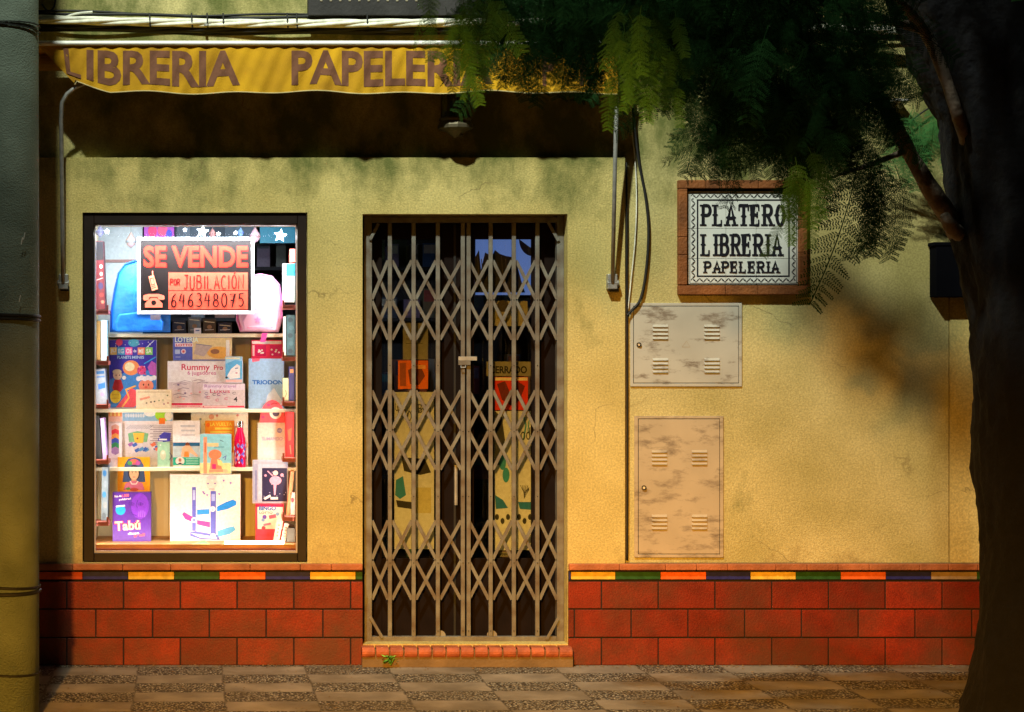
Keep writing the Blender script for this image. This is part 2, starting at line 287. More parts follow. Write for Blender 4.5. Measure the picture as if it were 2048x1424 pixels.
# ------------------------------------------------------------------ ground
def paving_mat():
    m = mat('paving_slabs', (.27, .225, .165), rough=.8, vary=.45, scale=4, detail=9); n, l, b = nodes_of(m)
    smooth = b.inputs['Base Color'].links[0].from_socket
    g = n.new('ShaderNodeNewGeometry'); mp = n.new('ShaderNodeMapping'); mp.inputs['Rotation'].default_value = (0, 0, R(-1.2)); mp.inputs['Location'].default_value = (.416, .03, 0)
    wob = n.new('ShaderNodeTexNoise'); wob.inputs['Scale'].default_value = 14; wob.inputs['Detail'].default_value = 5; l.new(g.outputs['Position'], wob.inputs['Vector'])
    wv = n.new('ShaderNodeVectorMath'); wv.operation = 'MULTIPLY_ADD'; l.new(wob.outputs['Color'], wv.inputs[0]); wv.inputs[1].default_value = (.028, .04, 0); l.new(g.outputs['Position'], wv.inputs[2])
    l.new(wv.outputs[0], mp.inputs[0]); sp = n.new('ShaderNodeSeparateXYZ'); l.new(mp.outputs[0], sp.inputs[0])
    def mth(op, a, b_=None):
        q = n.new('ShaderNodeMath'); q.operation = op
        for i, v in enumerate((a, b_)):
            if v is None: continue
            if isinstance(v, (int, float)): q.inputs[i].default_value = v
            else: l.new(v, q.inputs[i])
        return q.outputs[0]
    u = mth('DIVIDE', sp.outputs[0], .413); v = mth('DIVIDE', sp.outputs[1], .212)
    fu, fv = mth('FLOOR', u), mth('FLOOR', v); par = mth('FRACT', mth('MULTIPLY', mth('ADD', fu, fv), .5)); grav = mth('GREATER_THAN', mth('ABSOLUTE', par), .25)
    # joints between slabs
    ju = mth('FRACT', u); joint = mth('LESS_THAN', mth('MINIMUM', ju, mth('SUBTRACT', 1, ju)), .012)
    jv = mth('FRACT', v); j2 = mth('LESS_THAN', mth('MINIMUM', jv, mth('SUBTRACT', 1, jv)), .02); joint = mth('MAXIMUM', joint, j2)
    vo = n.new('ShaderNodeTexVoronoi'); vo.inputs['Scale'].default_value = 85; l.new(g.outputs['Position'], vo.inputs['Vector'])
    vo.inputs['Randomness'].default_value = 1
    cr = n.new('ShaderNodeValToRGB'); e = cr.color_ramp.elements; e[0].position = .0; e[0].color = (.92, .86, .70, 1); e[1].position = .9; e[1].color = (.05, .038, .025, 1)
    e2 = cr.color_ramp.elements.new(.5); e2.color = (.36, .31, .22, 1)
    dd = mth('MULTIPLY', vo.outputs['Distance'], 1.35); sc = n.new('ShaderNodeSeparateColor'); l.new(vo.outputs['Color'], sc.inputs[0])
    l.new(mth('ADD', dd, mth('MULTIPLY', sc.outputs[0], .25)), cr.inputs[0])
    m1 = n.new('ShaderNodeMix'); m1.data_type = 'RGBA'; l.new(grav, m1.inputs[0]); l.new(smooth, m1.inputs[6]); l.new(cr.outputs[0], m1.inputs[7])
    m2 = n.new('ShaderNodeMix'); m2.data_type = 'RGBA'; l.new(mth('MULTIPLY', joint, .6), m2.inputs[0]); l.new(m1.outputs[2], m2.inputs[6]); m2.inputs[7].default_value = (.07, .055, .035, 1)
    dn = n.new('ShaderNodeTexNoise'); dn.inputs['Scale'].default_value = 2.6; dn.inputs['Detail'].default_value = 9; dn.inputs['Roughness'].default_value = .7; l.new(g.outputs['Position'], dn.inputs['Vector'])
    rd = n.new('ShaderNodeMapRange'); rd.inputs[1].default_value = .46; rd.inputs[2].default_value = .66; rd.inputs[4].default_value = .6; l.new(dn.outputs[0], rd.inputs[0])
    m4 = n.new('ShaderNodeMix'); m4.data_type = 'RGBA'; l.new(rd.outputs[0], m4.inputs[0]); l.new(m2.outputs[2], m4.inputs[6]); m4.inputs[7].default_value = (.13, .095, .05, 1)
    l.new(m4.outputs[2], b.inputs['Base Color'])
    n2 = n.new('ShaderNodeTexNoise'); n2.inputs['Scale'].default_value = 60; l.new(g.outputs['Position'], n2.inputs['Vector'])
    hh = mth('ADD', mth('MULTIPLY', mth('MULTIPLY', mth('SUBTRACT', 1, dd), grav), 1.0), mth('MULTIPLY', n2.outputs[0], .25))
    bp = n.new('ShaderNodeBump'); bp.inputs['Strength'].default_value = .8; bp.inputs['Distance'].default_value = .008; l.new(hh, bp.inputs['Height']); l.new(bp.outputs[0], b.inputs['Normal'])
    return m
M_asph = mat('asphalt', (.05, .05, .05), rough=.9, vary=.3, scale=40, bump=.6, bscale=200)
tag(MB().box(-60, 60, -60, 30, -.6, -.16, M_asph).build('ground'), kind='structure')
tag(MB().box(-12, 14, -2.6, .02, -.15, 0, paving_mat()).build('pavement'), kind='structure')
tag(MB().box(-12, 14, -2.75, -2.603, -.15, .004, mat('kerb_stone', (.35, .33, .28), bump=.4)).build('kerb', bevel=.012), kind='structure')
# grit and litter caught along the foot of the wall
lit = MB(); M_grit = mat('dry_leaf_grit', (.24, .15, .06), rough=.95, vary=.6, scale=60)
for i in range(700):
    x = random.choice([random.uniform(-1, .66), random.uniform(1.75, 3.8), random.uniform(-1, 3.8)]); y = (-abs(random.gauss(0, .035)) if i < 470 else -random.uniform(.05, 1.2)) - .02 - (.07 if .68 < x < 1.74 else 0); a = random.uniform(0, 3.1); r = random.uniform(.003, .011)
    lit.add([(x + r * math.cos(a), y + r * math.sin(a), .002 + r * .4), (x - r * .5 * math.sin(a), y + r * .4 * math.cos(a), .003), (x - r * math.cos(a), y - r * math.sin(a), .002 + r * .3), (x + r * .5 * math.sin(a), y - r * .4 * math.cos(a), .005)], [(0, 1, 2, 3)], M_grit)
tag(lit.build('leaf_litter'), 'dry leaf crumbs and grit gathered along the foot of the tiled wall', 'litter', kind='stuff')
# ------------------------------------------------------------------ building
B = thing('shop_building', 'ochre rendered shop front with a red tiled dado, a lit window and a dark doorway', 'building', (1.2, .3, 0))
YR = .035                                                     # plane of the recessed render; the raised panel stands at 0
wl = MB()
def wb(a, b, c, d, y0=0, y1=.32, m=M_wall): wl.box(X(a), X(b), y0, y1, Z(d), Z(c), m)
wb(-900, 165, 315, 1330); wb(165, 615, 315, 425); wb(165, 615, 1125, 1330); wb(615, 725, 315, 1330); wb(725, 1135, 315, 428); wb(1135, 1250, 315, 1330)
wb(725, 1135, 1288, 1330)
wl.build('raised_wall_panel', B)
w2 = MB(); w2.box(X(-900), X(1903), YR, .34, Z(315) + .0005, 4.6, M_wall2); w2.box(X(1250) + .0005, X(1903), YR, .34, 0, Z(315), M_wall2)
w2.build('recessed_wall', B)
w3 = MB(); w3.box(X(1905.5), X(3000), YR - .004, .34, 0, Z(600), M_wall); w3.box(X(1905.5), X(3000), YR - .004, .34, Z(600) + .0005, 4.6, M_wall2)
w3.build('side_wall', B)
# shell of the shop behind the front
sh = MB(); x0, x1 = X(-900), X(3000)
sh.box(x0, x1, 4.0, 4.1, 0, 4.6, M_dark); sh.box(x0, x1, .35, 4.0, 3.3, 3.4, M_dark); sh.box(x0, x1, .02, 4.0, .002, .08, mat('shop_floor_tile', (.12, .10, .08), rough=.4))
sh.box(x0, x0 + .05, .35, 4.0, .08, 3.3, M_dark); sh.box(x1 - .05, x1, .35, 4.0, .08, 3.3, M_dark)
sh.build('interior_shell', B)
# tiled dado, on each side of the doorway
def dado(tl, gr, xa, xb, ph1, ph2, Yf):
    rows = [(1163, 1216, ph1), (1219, 1273, ph2), (1276, 1329, ph1)]
    for a, b, ph in rows:
        x = ph - 113.4 * 12
        while x < xb:
            p, q = max(x + 1.3, xa), min(x + 113.4 - 1.3, xb)
            if q - p > 2:
                rn = random.random(); t = random.uniform(-.0012, .0012)
                tl.box(X(p), X(q), Yf - .012 + t, Yf - .0005, Z(b), Z(a), M_tile, rn)
            x += 113.4
    gr.box(X(xa), X(xb), Yf - .006, Yf - .0008, Z(1330), Z(1141), M_grout)
    if xa > 1000: gr.box(X(1251), X(xb), Yf - .0007, YR - .005, .001, Z(1126.5), M_mortar)
def strip(bd, bounds, cols, Yf):
    for (a, b), c in zip(zip(bounds, bounds[1:]), cols): bd.box(X(a) + .0012, X(b) - .0012, Yf - .013, Yf - .0006, Z(1158), Z(1143.5), GZ[c])
def ledge(ld, xa, xb, Yf):
    x = xa
    while x < xb:
        w_ = random.choice([58, 92, 96, 100, 62]); q = min(x + w_, xb)
        ld.box(X(x) + .0008, X(q) - .0008, Yf - .034, Yf - .0006, Z(1139), Z(1126.5), M_ledge, random.random()); x = q
YC = .012
for segs in ([(-800, 725, 701, 645.6, 0, [-108, -17, 74, 165.5, 256.5, 348.6, 439, 531, 619.6, 711, 724.8], 'yellow green red blue yellow green orange blue yellow green')],
             [(1136, 2700, 1202, 1148, 0, [1137, 1141, 1229.7, 1320, 1411, 1499.7, 1590, 1680, 1770, 1860.5, 1952, 2042, 2132], 'blue yellow green orange blue yellow green orange blue faded green orange')]):
    tl, gr, bd, ld = MB(), MB(), MB(), MB()
    for xa, xb, p1, p2, Yf, bn, cl in segs:
        dado(tl, gr, xa, xb, p1, p2, Yf); strip(bd, bn, cl.split(), Yf); ledge(ld, xa, xb - .5, Yf + (.018 if Yf else 0))
    tl.build('tiled_dado', B, bevel=.0022); gr.build('dado_grout', B); bd.build('coloured_tile_band', B, bevel=.001); ld.build('brick_ledge', B, bevel=.004)
# ledge under the shop window: a thin light sill strip
MB().box(X(158), X(621), -.008, -.0006, Z(1129), Z(1125.5), M_under).build('window_sill_trim', B)
# doorstep with round nosed bricks
ds = MB()
n_ = 15
for i in range(n_):
    a = 722 + 420 * i / n_; b = 722 + 420 * (i + 1) / n_ - 3
    zc = (Z(1290) + Z(1311)) / 2; r = (Z(1290) - Z(1311)) / 2
    ds.tube([(X(a), -.055, zc), (X(b), -.055, zc)], r, M_step, n=14); ds.box(X(a), X(b), -.055, .02, zc - r + .001, zc + r - .001, M_step)
    ds.box(X(a) + .003, X(b) - .001, -.062, -.002, .001, zc - r - .002, M_step)
ds.box(X(722) + .001, X(1141), -.066, .03, .0, zc + r * .5, M_mortar)
ds.box(X(726), X(1134), .005, .32, .0, Z(1289), M_step)
ds.build('doorstep', B, bevel=.002)
# shop window
YW = .012
wf = MB(); o_ = (167, 613, 427, 1123); i_ = (188, 595, 448, 1106)
def pframe(mb, o, i, Y, t, m):
    mb.pbox(o[0], i[0], o[2], o[3], Y, t, m); mb.pbox(i[1], o[1], o[2], o[3], Y, t, m); mb.pbox(i[0], i[1], o[2], i[2], Y, t, m); mb.pbox(i[0], i[1], i[3], o[3], Y, t, m)
pframe(wf, o_, i_, YW, .07, M_brown)
WFR = wf.build('window_frame', B, bevel=.003)
inn = MB(); M_inner = mat('brushed_inner_frame', (.55, .50, .48), rough=.35, metal=.4)
pframe(inn, (188.2, 594.8, 448.2, 1105.8), (191, 592, 451, 1102), YW + .02, .03, M_inner); inn.build('inner_bead', WFR)
MB().box(X(188.5, .04), X(594.5, .04), YW + .035, YW + .039, Z(1105.5, .04), Z(448.5, .04), M_glass).build('pane', WFR)
# display case behind the glass
xl, xr = X(181), X(601); YB = .52
zf = Z(1088, .12)                                            # case floor
dc = MB()
dc.box(xl - .02, xl, .09, YB, zf - .05, Z(440), M_cream); dc.box(xr, xr + .02, .09, YB, zf - .05, Z(440), M_cream)
dc.box(xl, xr, .10, YB, zf - .05, zf, mat('display_floor_wood', (.62, .30, .10), rough=.5, vary=.3)); dc.box(xl, xr, .085, .10, zf - .05, Z(1097, .085), M_redwood)
dc.box(xl, xr, YB - .015, YB, zf, Z(668, .3) - .001, M_cream)
dc.box(xl, xr, .10, YB, Z(438), Z(430), M_cream)
dc.build('display_case', B)
SH = []
for i, py in enumerate((667, 818, 935)):
    z = Z(py, .27); s_ = MB().box(xl + .001, xr - .001, .27, YB - .016, z - .018, z, M_cream2).build('display_shelf', B, bevel=.002); SH.append(z)
pl = MB()
for px in (332, 495): pl.box(X(px, .5) - .012, X(px, .5) + .012, YB - .03, YB - .0155, zf + .001, SH[0] - .02, M_cream2)
pl.build('back_batten', B)
# shop door behind the gate
YD = .16
dr = MB(); M_alu = mat('dark_door_profile', (.010, .006, .005), rough=.8, vary=.3, spec=.08)
z0 = Z(1289)
def dpb(a, b, c, d, Y=YD, t=.05): dr.box(X(a, Y), X(b, Y), Y, Y + t, Z(d, Y), Z(c, Y), M_alu)
dpb(715, 764, 425, 1300); dpb(872, 948, 425, 1300); dpb(1064, 1150, 425, 1300); dpb(764, 872, 425, 478); dpb(948, 1064, 425, 478); dpb(764, 872, 1117, 1300); dpb(948, 1064, 1117, 1300)
dr.box(X(907, YD), X(912, YD), YD - .006, YD - .001, z0, Z(425, YD), M_black)
DR = dr.build('door', B, bevel=.003)
for a, b in ((765, 871), (949, 1063)): MB().box(X(a, YD), X(b, YD), YD + .02, YD + .026, Z(1116, YD), Z(479, YD), M_dglass).build('pane', DR)
MB().tube([P(912, 930, YD - .04), P(912, 1010, YD - .04)], .009, M_steel).build('door_handle', DR)
# dark panel under the balcony, above the cables
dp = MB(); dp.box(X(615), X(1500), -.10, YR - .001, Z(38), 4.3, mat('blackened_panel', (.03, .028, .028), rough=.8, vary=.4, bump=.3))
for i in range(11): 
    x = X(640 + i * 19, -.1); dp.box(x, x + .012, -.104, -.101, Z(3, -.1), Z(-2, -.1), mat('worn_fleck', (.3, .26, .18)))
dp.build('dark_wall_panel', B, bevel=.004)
# lower edge box of next shopfront by the trunk
bx = MB(-.05); bx.pbox(1872, 2010, 492, 594, -.05, .08, mat('near_black_metal', (.004, .004, .006), rough=.9, spec=.02)); bx.pbox(1869, 2013, 484, 491.5, -.055, .085, mat('near_black_metal', (0, 0, 0)))
tag(bx.build('wall_box', bevel=.004), 'near black metal box on the wall, half hidden behind the trunk', 'box')
# ------------------------------------------------------------------ folding gate
YG = .09
gx = [780, 827.5, 876, 926, 937.5, 981.6, 1028, 1075]
GT = thing('security_gate', 'folding steel lattice gate closed across the shop doorway', 'gate', (X(930, YG), YG, Z(1288)))
gf = MB()
gf.pbox(728, 744, 431, 1287, YG - .01, .05, M_gate); gf.pbox(1114, 1128, 431, 1287, YG - .01, .05, M_gate)
gf.pbox(744.2, 1113.8, 434, 445, YG - .012, .03, M_gate); gf.pbox(744.2, 1113.8, 1273, 1285, YG - .012, .03, M_gate)
for a, b, c, d in ((757, 447, 740, 480), (1095, 442, 1117, 482), (740, 1233, 765, 1276), (1117, 1236, 1093, 1280)): gf.bar(P(a, b, YG - .018), P(c, d, YG - .018), .016, .004, M_gate)
gf.pbox(1130, 1134, 431, 1289, YG - .01, .02, M_steel)
gf.build('gate_frame', GT, bevel=.002)
for x in gx:
    b_ = MB(); b_.pbox(x - 4.1, x + 4.1, 445.3, 1272.7, YG - .010, .016, M_gate)
    for py in (600, 731, 863, 993, 1126, 1262): b_.tube([P(x, py, YG - .0099), P(x, py, YG - .0135)], .003, M_black, n=8)
    b_.build('upright_bar', GT, bevel=.0025)
allx = [744] + gx[:4]; allx2 = gx[4:] + [1114]
for xs in (allx, allx2):
    for cy in (600, 860, 1120):
        for i in range(len(xs) - 1):
            a, b = xs[i] + (4 if i else 0), xs[i + 1] - (4 if i + 1 < len(xs) - 1 or xs is allx else 0)
            for (y0, y1, yy) in ((cy - 2, cy - 79, .0), (cy + 2, cy + 79, .0)):
                for (pa, pb, yo) in (((a, y0), (b, y1), -.004), ((a, y1), (b, y0), .003)):
                    MB().bar(P(pa[0], pa[1], YG + .002 + yo), P(pb[0], pb[1], YG + .002 + yo), .0165, .0035, M_gate).build('lattice_strip', GT)
lk = MB(); lk.pbox(917, 954, 713, 721, YG - .022, .01, M_steel); lk.pbox(917, 941, 721.5, 730, YG - .026, .014, M_gate); lk.tube([P(922, 731, YG - .02), P(922, 735, YG - .03), P(931, 735, YG - .03), P(931, 731, YG - .02)], .003, M_steel)
lk.build('gate_lock', GT, bevel=.001)
for px in (881, 984):
    MB().tube([P(px, 1271, YG + .008), P(px, 1271, YG + .022)], .026, M_gate, n=16).build('roller_wheel', GT)
# ------------------------------------------------------------------ posters in the doorway
YP = YD + .034
def poster(name, a, b, c, d, m, label, cat, art=None, t=.002, Y=YP, group=None):
    mb = MB(Y); mb.pbox(a, b, c, d, Y, t, m)
    if art: art(mb)
    return tag(mb.build(name), label, cat, group)
M_skyrefl = emis('sky_reflection_glow', (.10, .18, .45), .75); M_skyrefl.node_tree.nodes['Principled BSDF'].inputs['Base Color'].default_value = (.08, .13, .3, 1)  # glow imitates the blue dusk sky reflected in the door glass
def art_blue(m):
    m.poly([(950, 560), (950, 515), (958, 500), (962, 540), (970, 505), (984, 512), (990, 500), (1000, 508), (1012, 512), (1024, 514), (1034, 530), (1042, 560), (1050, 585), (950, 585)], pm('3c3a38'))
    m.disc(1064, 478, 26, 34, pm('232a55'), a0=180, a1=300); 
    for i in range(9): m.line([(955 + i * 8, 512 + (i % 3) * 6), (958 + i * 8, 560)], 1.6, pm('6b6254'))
poster('blue_sky_reflection', 951, 1066, 479, 590, M_skyrefl, 'glowing sheet imitating the blue sky reflection with dark plant silhouettes at the top of the right door pane', 'lit panel', art_blue, Y=YP)  # no real lit panel; the sheet stands in for the sky reflection
poster('paper_notice', 806, 856, 646, 719, pm('8d8c86'), 'plain grey white paper sheet in the left door pane above the orange notice', 'notice', lambda m: [m.line([(812, 660 + 9 * i), (845, 660 + 9 * i)], 1.5, pm('55534f')) for i in range(4)])
def art_or(m):
    m.rect(800, 812, 726, 772, pm('a3502a')); m.poly([(816, 740), (840, 728), (850, 752), (838, 770), (820, 768)], pm('7a2f22')); m.rect(830, 851, 730, 738, pm('f2b070'))
poster('orange_notice', 796, 856, 721, 778, pm('f27418'), 'orange printed notice with a dark red figure in the left door pane', 'notice', art_or)
def art_dr1(m):
    k = pm('1d1c20')
    for pts in ([(795, 812), (798, 830), (806, 826), (806, 812)], [(815, 835), (822, 800), (832, 838)], [(836, 825), (846, 815), (850, 832), (838, 840)]): m.line(pts, 2, k)
    m.text('US', 790, 802, 806, 822, k); m.text('ROL', 806, 830, 822, 842, k); m.text('BR', 836, 856, 808, 826, k)
    m.poly([(800, 900), (812, 915), (850, 918), (862, 945), (840, 950), (808, 942)], k); m.poly([(792, 960), (806, 952), (812, 990), (800, 998), (790, 990)], pm('1d7fb0')); m.poly([(792, 1000), (850, 1008), (836, 1020), (795, 1014)], k)
    m.rect(826, 862, 975, 1026, pm('b9b79a'))
poster('drawn_poster', 788, 868, 784, 1098, pm('c4cce4'), 'tall pale hand drawn poster with black lettering in the left door pane', 'poster', art_dr1)
def art_pp(m): m.disc(1006, 612, 12, 12, pm('5a5148')); m.poly([(992, 636), (1004, 628), (1018, 640), (1010, 648)], pm('b0a030'))
poster('pale_flyer', 986, 1055, 602, 652, pm('c3bfaa'), 'pale paper flyer in the right door pane below the blue sky reflection', 'flyer', art_pp)
def art_ce(m): m.text('CERRADO', 979, 1054, 732, 747, pm('16161a'), bold=.03)
poster('closed_sign', 973, 1061, 723, 752, pm('8f8d84'), 'grey sign reading CERRADO hung in the right door pane', 'sign', art_ce, t=.004, Y=YP - .002)
def art_rd(m):
    m.poly([(994, 768), (1010, 762), (1022, 790), (1034, 762), (1050, 772), (1040, 800), (1024, 812), (1004, 800)], pm('6d1410')); m.rect(990, 1055, 755, 761, pm('f0e6da'))
poster('red_poster', 989, 1056, 754, 820, pm('e0321c'), 'small red poster with a dark figure below the closed sign in the right door pane', 'poster', art_rd)
def art_dr2(m):
    k = pm('2a2c30'); b_ = pm('2a8fb8')
    m.poly([(990, 822), (1004, 835), (1010, 880), (998, 930), (990, 930)], k); m.line([(1046, 830), (1052, 850), (1047, 880)], 3, b_); m.line([(1060, 826), (1056, 860), (1062, 880)], 2, b_); m.text('nod', 1032, 1060, 855, 880, k)
    for c in ((1005, 925), (1012, 950)): m.disc(c[0], c[1], 7, 15, b_)
    m.poly([(990, 990), (1006, 1000), (1016, 1016), (992, 1018)], pm('1f74b4')); m.poly([(1036, 1004), (1064, 1004), (1066, 1020), (1040, 1018)], pm('1f74b4'))
    for i in range(7): m.disc(994 + i * 11, 1034 + (i % 2) * 8, 4, 6, k)
    for i in range(5): m.line([(1040 + i * 4, 970), (1048, 985 + i * 3), (1058, 975 + i)], 1, k)
poster('fish_drawing', 989, 1068, 822, 1100, pm('ccd4ec'), 'tall pale drawing with blue fish and black figures in the right door pane', 'drawing', art_dr2)
poster('small_sticker', 1000, 1016, 1104, 1113, pm('7c7c76'), 'small grey sticker at the foot of the right door pane', 'sticker', lambda m: m.text('EDEN', 1001.5, 1014.5, 1106, 1111, pm('16161a'), bold=.03), Y=YP)
# ------------------------------------------------------------------ dim shelving inside the shop
dsx = thing('shop_shelving', 'dark shop shelving with small goods, seen behind the blue backpack and the sale sign', 'shelving', (X(380, 1.6), 1.6, .08))
fr = MB()
for z in (.3, .8, 1.3, 1.75, 2.05, 2.35): fr.box(-.9, 3.0, 1.5, 1.9, z, z + .02, M_dark)
for x in (-.9, .1, .5, 1.6, 3.0): fr.box(x, x + .03, 1.5, 1.9, .08, 2.7, M_dark)
fr.box(-.9, 3.03, 1.9, 1.92, .08, 2.7, M_dark); fr.build('shelf_frame', dsx)
cols = ['3b4152', '6a6f7a', '8a5a4a', '2c4a70', '70607a', '565a50', '9a9488', '3a6a78', '7a3a44']
for z in (.3, .8, 1.3, 1.75, 2.05, 2.35):
    x = -.2
    while x < 2.6:
        w_ = random.uniform(.04, .13); h = random.uniform(.1, .26); c_ = random.choice(cols)
        if (x < .35 and z > 1.7) or x > .9: 
            g_ = MB(); g_.box(x, x + w_, 1.51, 1.8, z + .021, z + .021 + h, pm(c_)); g_.box(x + .006, x + w_ - .006, 1.508, 1.5098, z + .03 + h * .5, z + .011 + h, pm(random.choice(cols)))
            tag(g_.build('stock_box'), 'dim box or folder standing on the dark shelving deep inside the shop', 'box', 'stock on the dark shelving')
        x += w_ + random.uniform(.01, .08)
MB().box(X(186, .7), X(284, .7), .75, .77, Z(690, .7), Z(430, .7), pm('dfe8e8')).build('pale_cupboard_door', dsx)
MB().box(X(180, .7), X(284, .7), .742, .749, Z(524, .7), Z(518, .7), pm('b58a80')).build('cupboard_rail', dsx)
tp = MB(.72); tp.pbox(288, 348, 440, 500, .72, .1, pm('c050c8')); tp.disc(305, 462, 9, 12, pm('ff3f7a')); tp.disc(325, 460, 10, 12, pm('ff5b8a')); tp.disc(338, 468, 6, 9, pm('5050e0'))
tag(tp.build('toy_box'), 'pink and violet toy box high up behind the sale sign', 'toy box')
tp = MB(.74); tp.pbox(520, 590, 440, 486, .74, .1, pm('2f8fae')); tag(tp.build('teal_box'), 'teal box in the top right corner behind the star decorations', 'box')
tp = MB(.9); tp.pbox(350, 512, 448, 478, .9, .05, pm('5d6f80')); tp.pbox(353, 380, 452, 476, .895, .004, pm('8090a0')); tp.pbox(420, 450, 452, 476, .895, .004, pm('404c5a')); tag(tp.build('wall_board'), 'grey blue board high inside the shop above the sale sign', 'board')
# ------------------------------------------------------------------ lights in the window
FL = thing('display_light', 'white light strips round the inside of the display window', 'light', (X(390, .1), .1, Z(452, .1)))
em = emis('lit_strip', (.80, .88, 1.0), 6)
MB().box(X(193, .1), X(590, .1), .092, .104, Z(450.5, .1), Z(447, .1), em).build('top_strip', FL)
MB().box(X(186.5, .1), X(188.6, .1), .094, .104, Z(1095, .1), Z(453, .1), emis('lit_strip_soft', (.9, .85, .95), 1.2)).build('side_strip', FL)
MB().box(X(594, .1), X(596, .1), .094, .104, Z(1095, .1), Z(453, .1), MC.get('x') or bpy.data.materials['lit_strip_soft']).build('side_strip', FL)
def area(name, loc, tgt, sx, sy, power, col, parent=None):
    l = bpy.data.lights.new(name, 'AREA'); l.shape = 'RECTANGLE'; l.size = sx; l.size_y = sy; l.energy = power * SHOP; l.color = col
    o = bpy.data.objects.new(name, l); LK(o); o.rotation_euler = (Vector(tgt) - Vector(loc)).to_track_quat('-Z', 'Y').to_euler()
    o.location = loc
    if parent: o.parent = parent; o.matrix_parent_inverse = Matrix.Translation(-parent.location)
    return o
xm = X(390, .1)
area('top_tube_light', (xm, .115, Z(455, .1)), (xm, .36, Z(760, .3)), .98, .03, 32, (.80, .90, 1.0), FL)
area('spill_light', (xm, .112, Z(470, .1)), (xm + .1, -1.0, 0), .95, .04, 12, (.95, .93, 1.0), FL)
area('left_tube_light', (X(194, .1), .11, Z(790, .1)), (xm + .3, .40, Z(790, .3)), .02, 1.5, 4.5, (1, .92, .82), FL)
area('right_tube_light', (X(587, .1), .11, Z(790, .1)), (xm - .3, .40, Z(790, .3)), .02, 1.5, 4.5, (1, .92, .82), FL)
area('low_tube_light', (xm, .112, Z(1088, .1)), (xm, .45, Z(900, .3)), .98, .02, 6, (1, .86, .66), FL)
# ------------------------------------------------------------------ goods in the window
def goods(name, a, b, c, d, Y, t, side, front, label, cat, art=None, base=None, lean=0, roll=0, group=None, edge='f3efe6'):
    """box-like thing: front face in drawing pixels at depth Y, thickness t"""
    mb = MB(Y); z0 = Z(d, Y) if base is None else base
    mb.box(X(a, Y), X(b, Y), Y, Y + t, z0, Z(c, Y), pm(side))
    mb.poly([(a + .4, c + .4), (b - .4, c + .4), (b - .4, d - .4), (a + .4, d - .4)], pm(front))
    if art: art(mb)
    o = mb.build(name); tag(o, label, cat, group)
    if lean or roll: o.rotation_euler = (R(-lean), R(roll), 0)
    return o
# for-sale sign hung on the glass
def sale_sign():
    Y = .19; T = thing('for_sale_sign', 'black for sale sign with red lettering in a white frame hung behind the window glass', 'sign', P(391, 628, Y))
    f = MB(Y); pframe(f, (274.5, 508.5, 474.5, 628.5), (281, 502.5, 481, 621.5), Y, .012, pm('f4f2f0')); fo = f.build('sign_frame', T, bevel=.001)
    b_ = MB(Y + .005); b_.pbox(281, 502.5, 481, 621.5, Y + .005, .004, pm('1c1310')); r = pm('ff4a38'); dk = pm('5a0604'); sal = pm('f85a40')
    b_.text('SE VENDE', 288.5, 497, 493, 536.5, dk, bold=.045); b_.text('SE VENDE', 287, 495.5, 491.5, 535, pm('ee2c18'), bold=.03)
    b_.rect(337, 496, 544, 619, dk); b_.rect(337, 495.5, 545, 580.5, sal); b_.rect(337, 495.5, 582, 618.5, sal)
    b_.build('sign_face', T)
    w_ = MB(Y + .0035); w_.write('POR', 341, 360, 558, 570, 1.9, pm('6c0806'), jit=.5)
    w_.write('JUBILACIÓN', 367, 489, 551, 578, 2.0, pm('7c0806'), jit=.8, gap=.34); w_.write('646348075', 342, 489, 587, 613, 2.6, pm('30080a'), jit=1.0, gap=.3)
    # mobile phone and desk telephone symbols
    w_.poly([(297, 553), (307.5, 550), (316, 578), (304, 582)], pm('ff8a66')); w_.line([(305.5, 551), (305, 542)], 2, pm('ff8a66')); w_.poly([(299.5, 557), (306.5, 555), (310, 569), (302.5, 571)], pm('2a1410'))
    w_.poly([(301, 558), (306, 556.5), (309, 567.5), (303.5, 569.5)], pm('ff8a66')); w_.line([(303, 573.5), (311, 571)], 1.2, pm('2a1410')); w_.line([(304, 577), (312.5, 574)], 1.2, pm('2a1410'))
    w_.poly([(286, 597), (287, 591), (296, 588), (318, 588), (328, 591), (329.5, 597), (326, 600), (317, 599), (315, 594), (299, 594), (297, 600), (288, 601)], pm('ff7a5c'))
    w_.poly([(297, 600), (302, 596), (313, 596), (318, 600), (325, 607), (325, 615), (290, 615), (290, 607)], pm('ff7a5c')); w_.disc(307.5, 605.5, 5, 5, pm('150a08'))
    w_.build('handwriting', T)
    for px, py in ((280, 478), (392, 477.5), (505, 478), (279, 622), (392, 625), (504, 622)): MB().tube([P(px, py, Y - .001), P(px + 2, py + 1, Y - .004)], .0022, M_steel, n=6).build('sign_clip', T)
sale_sign()
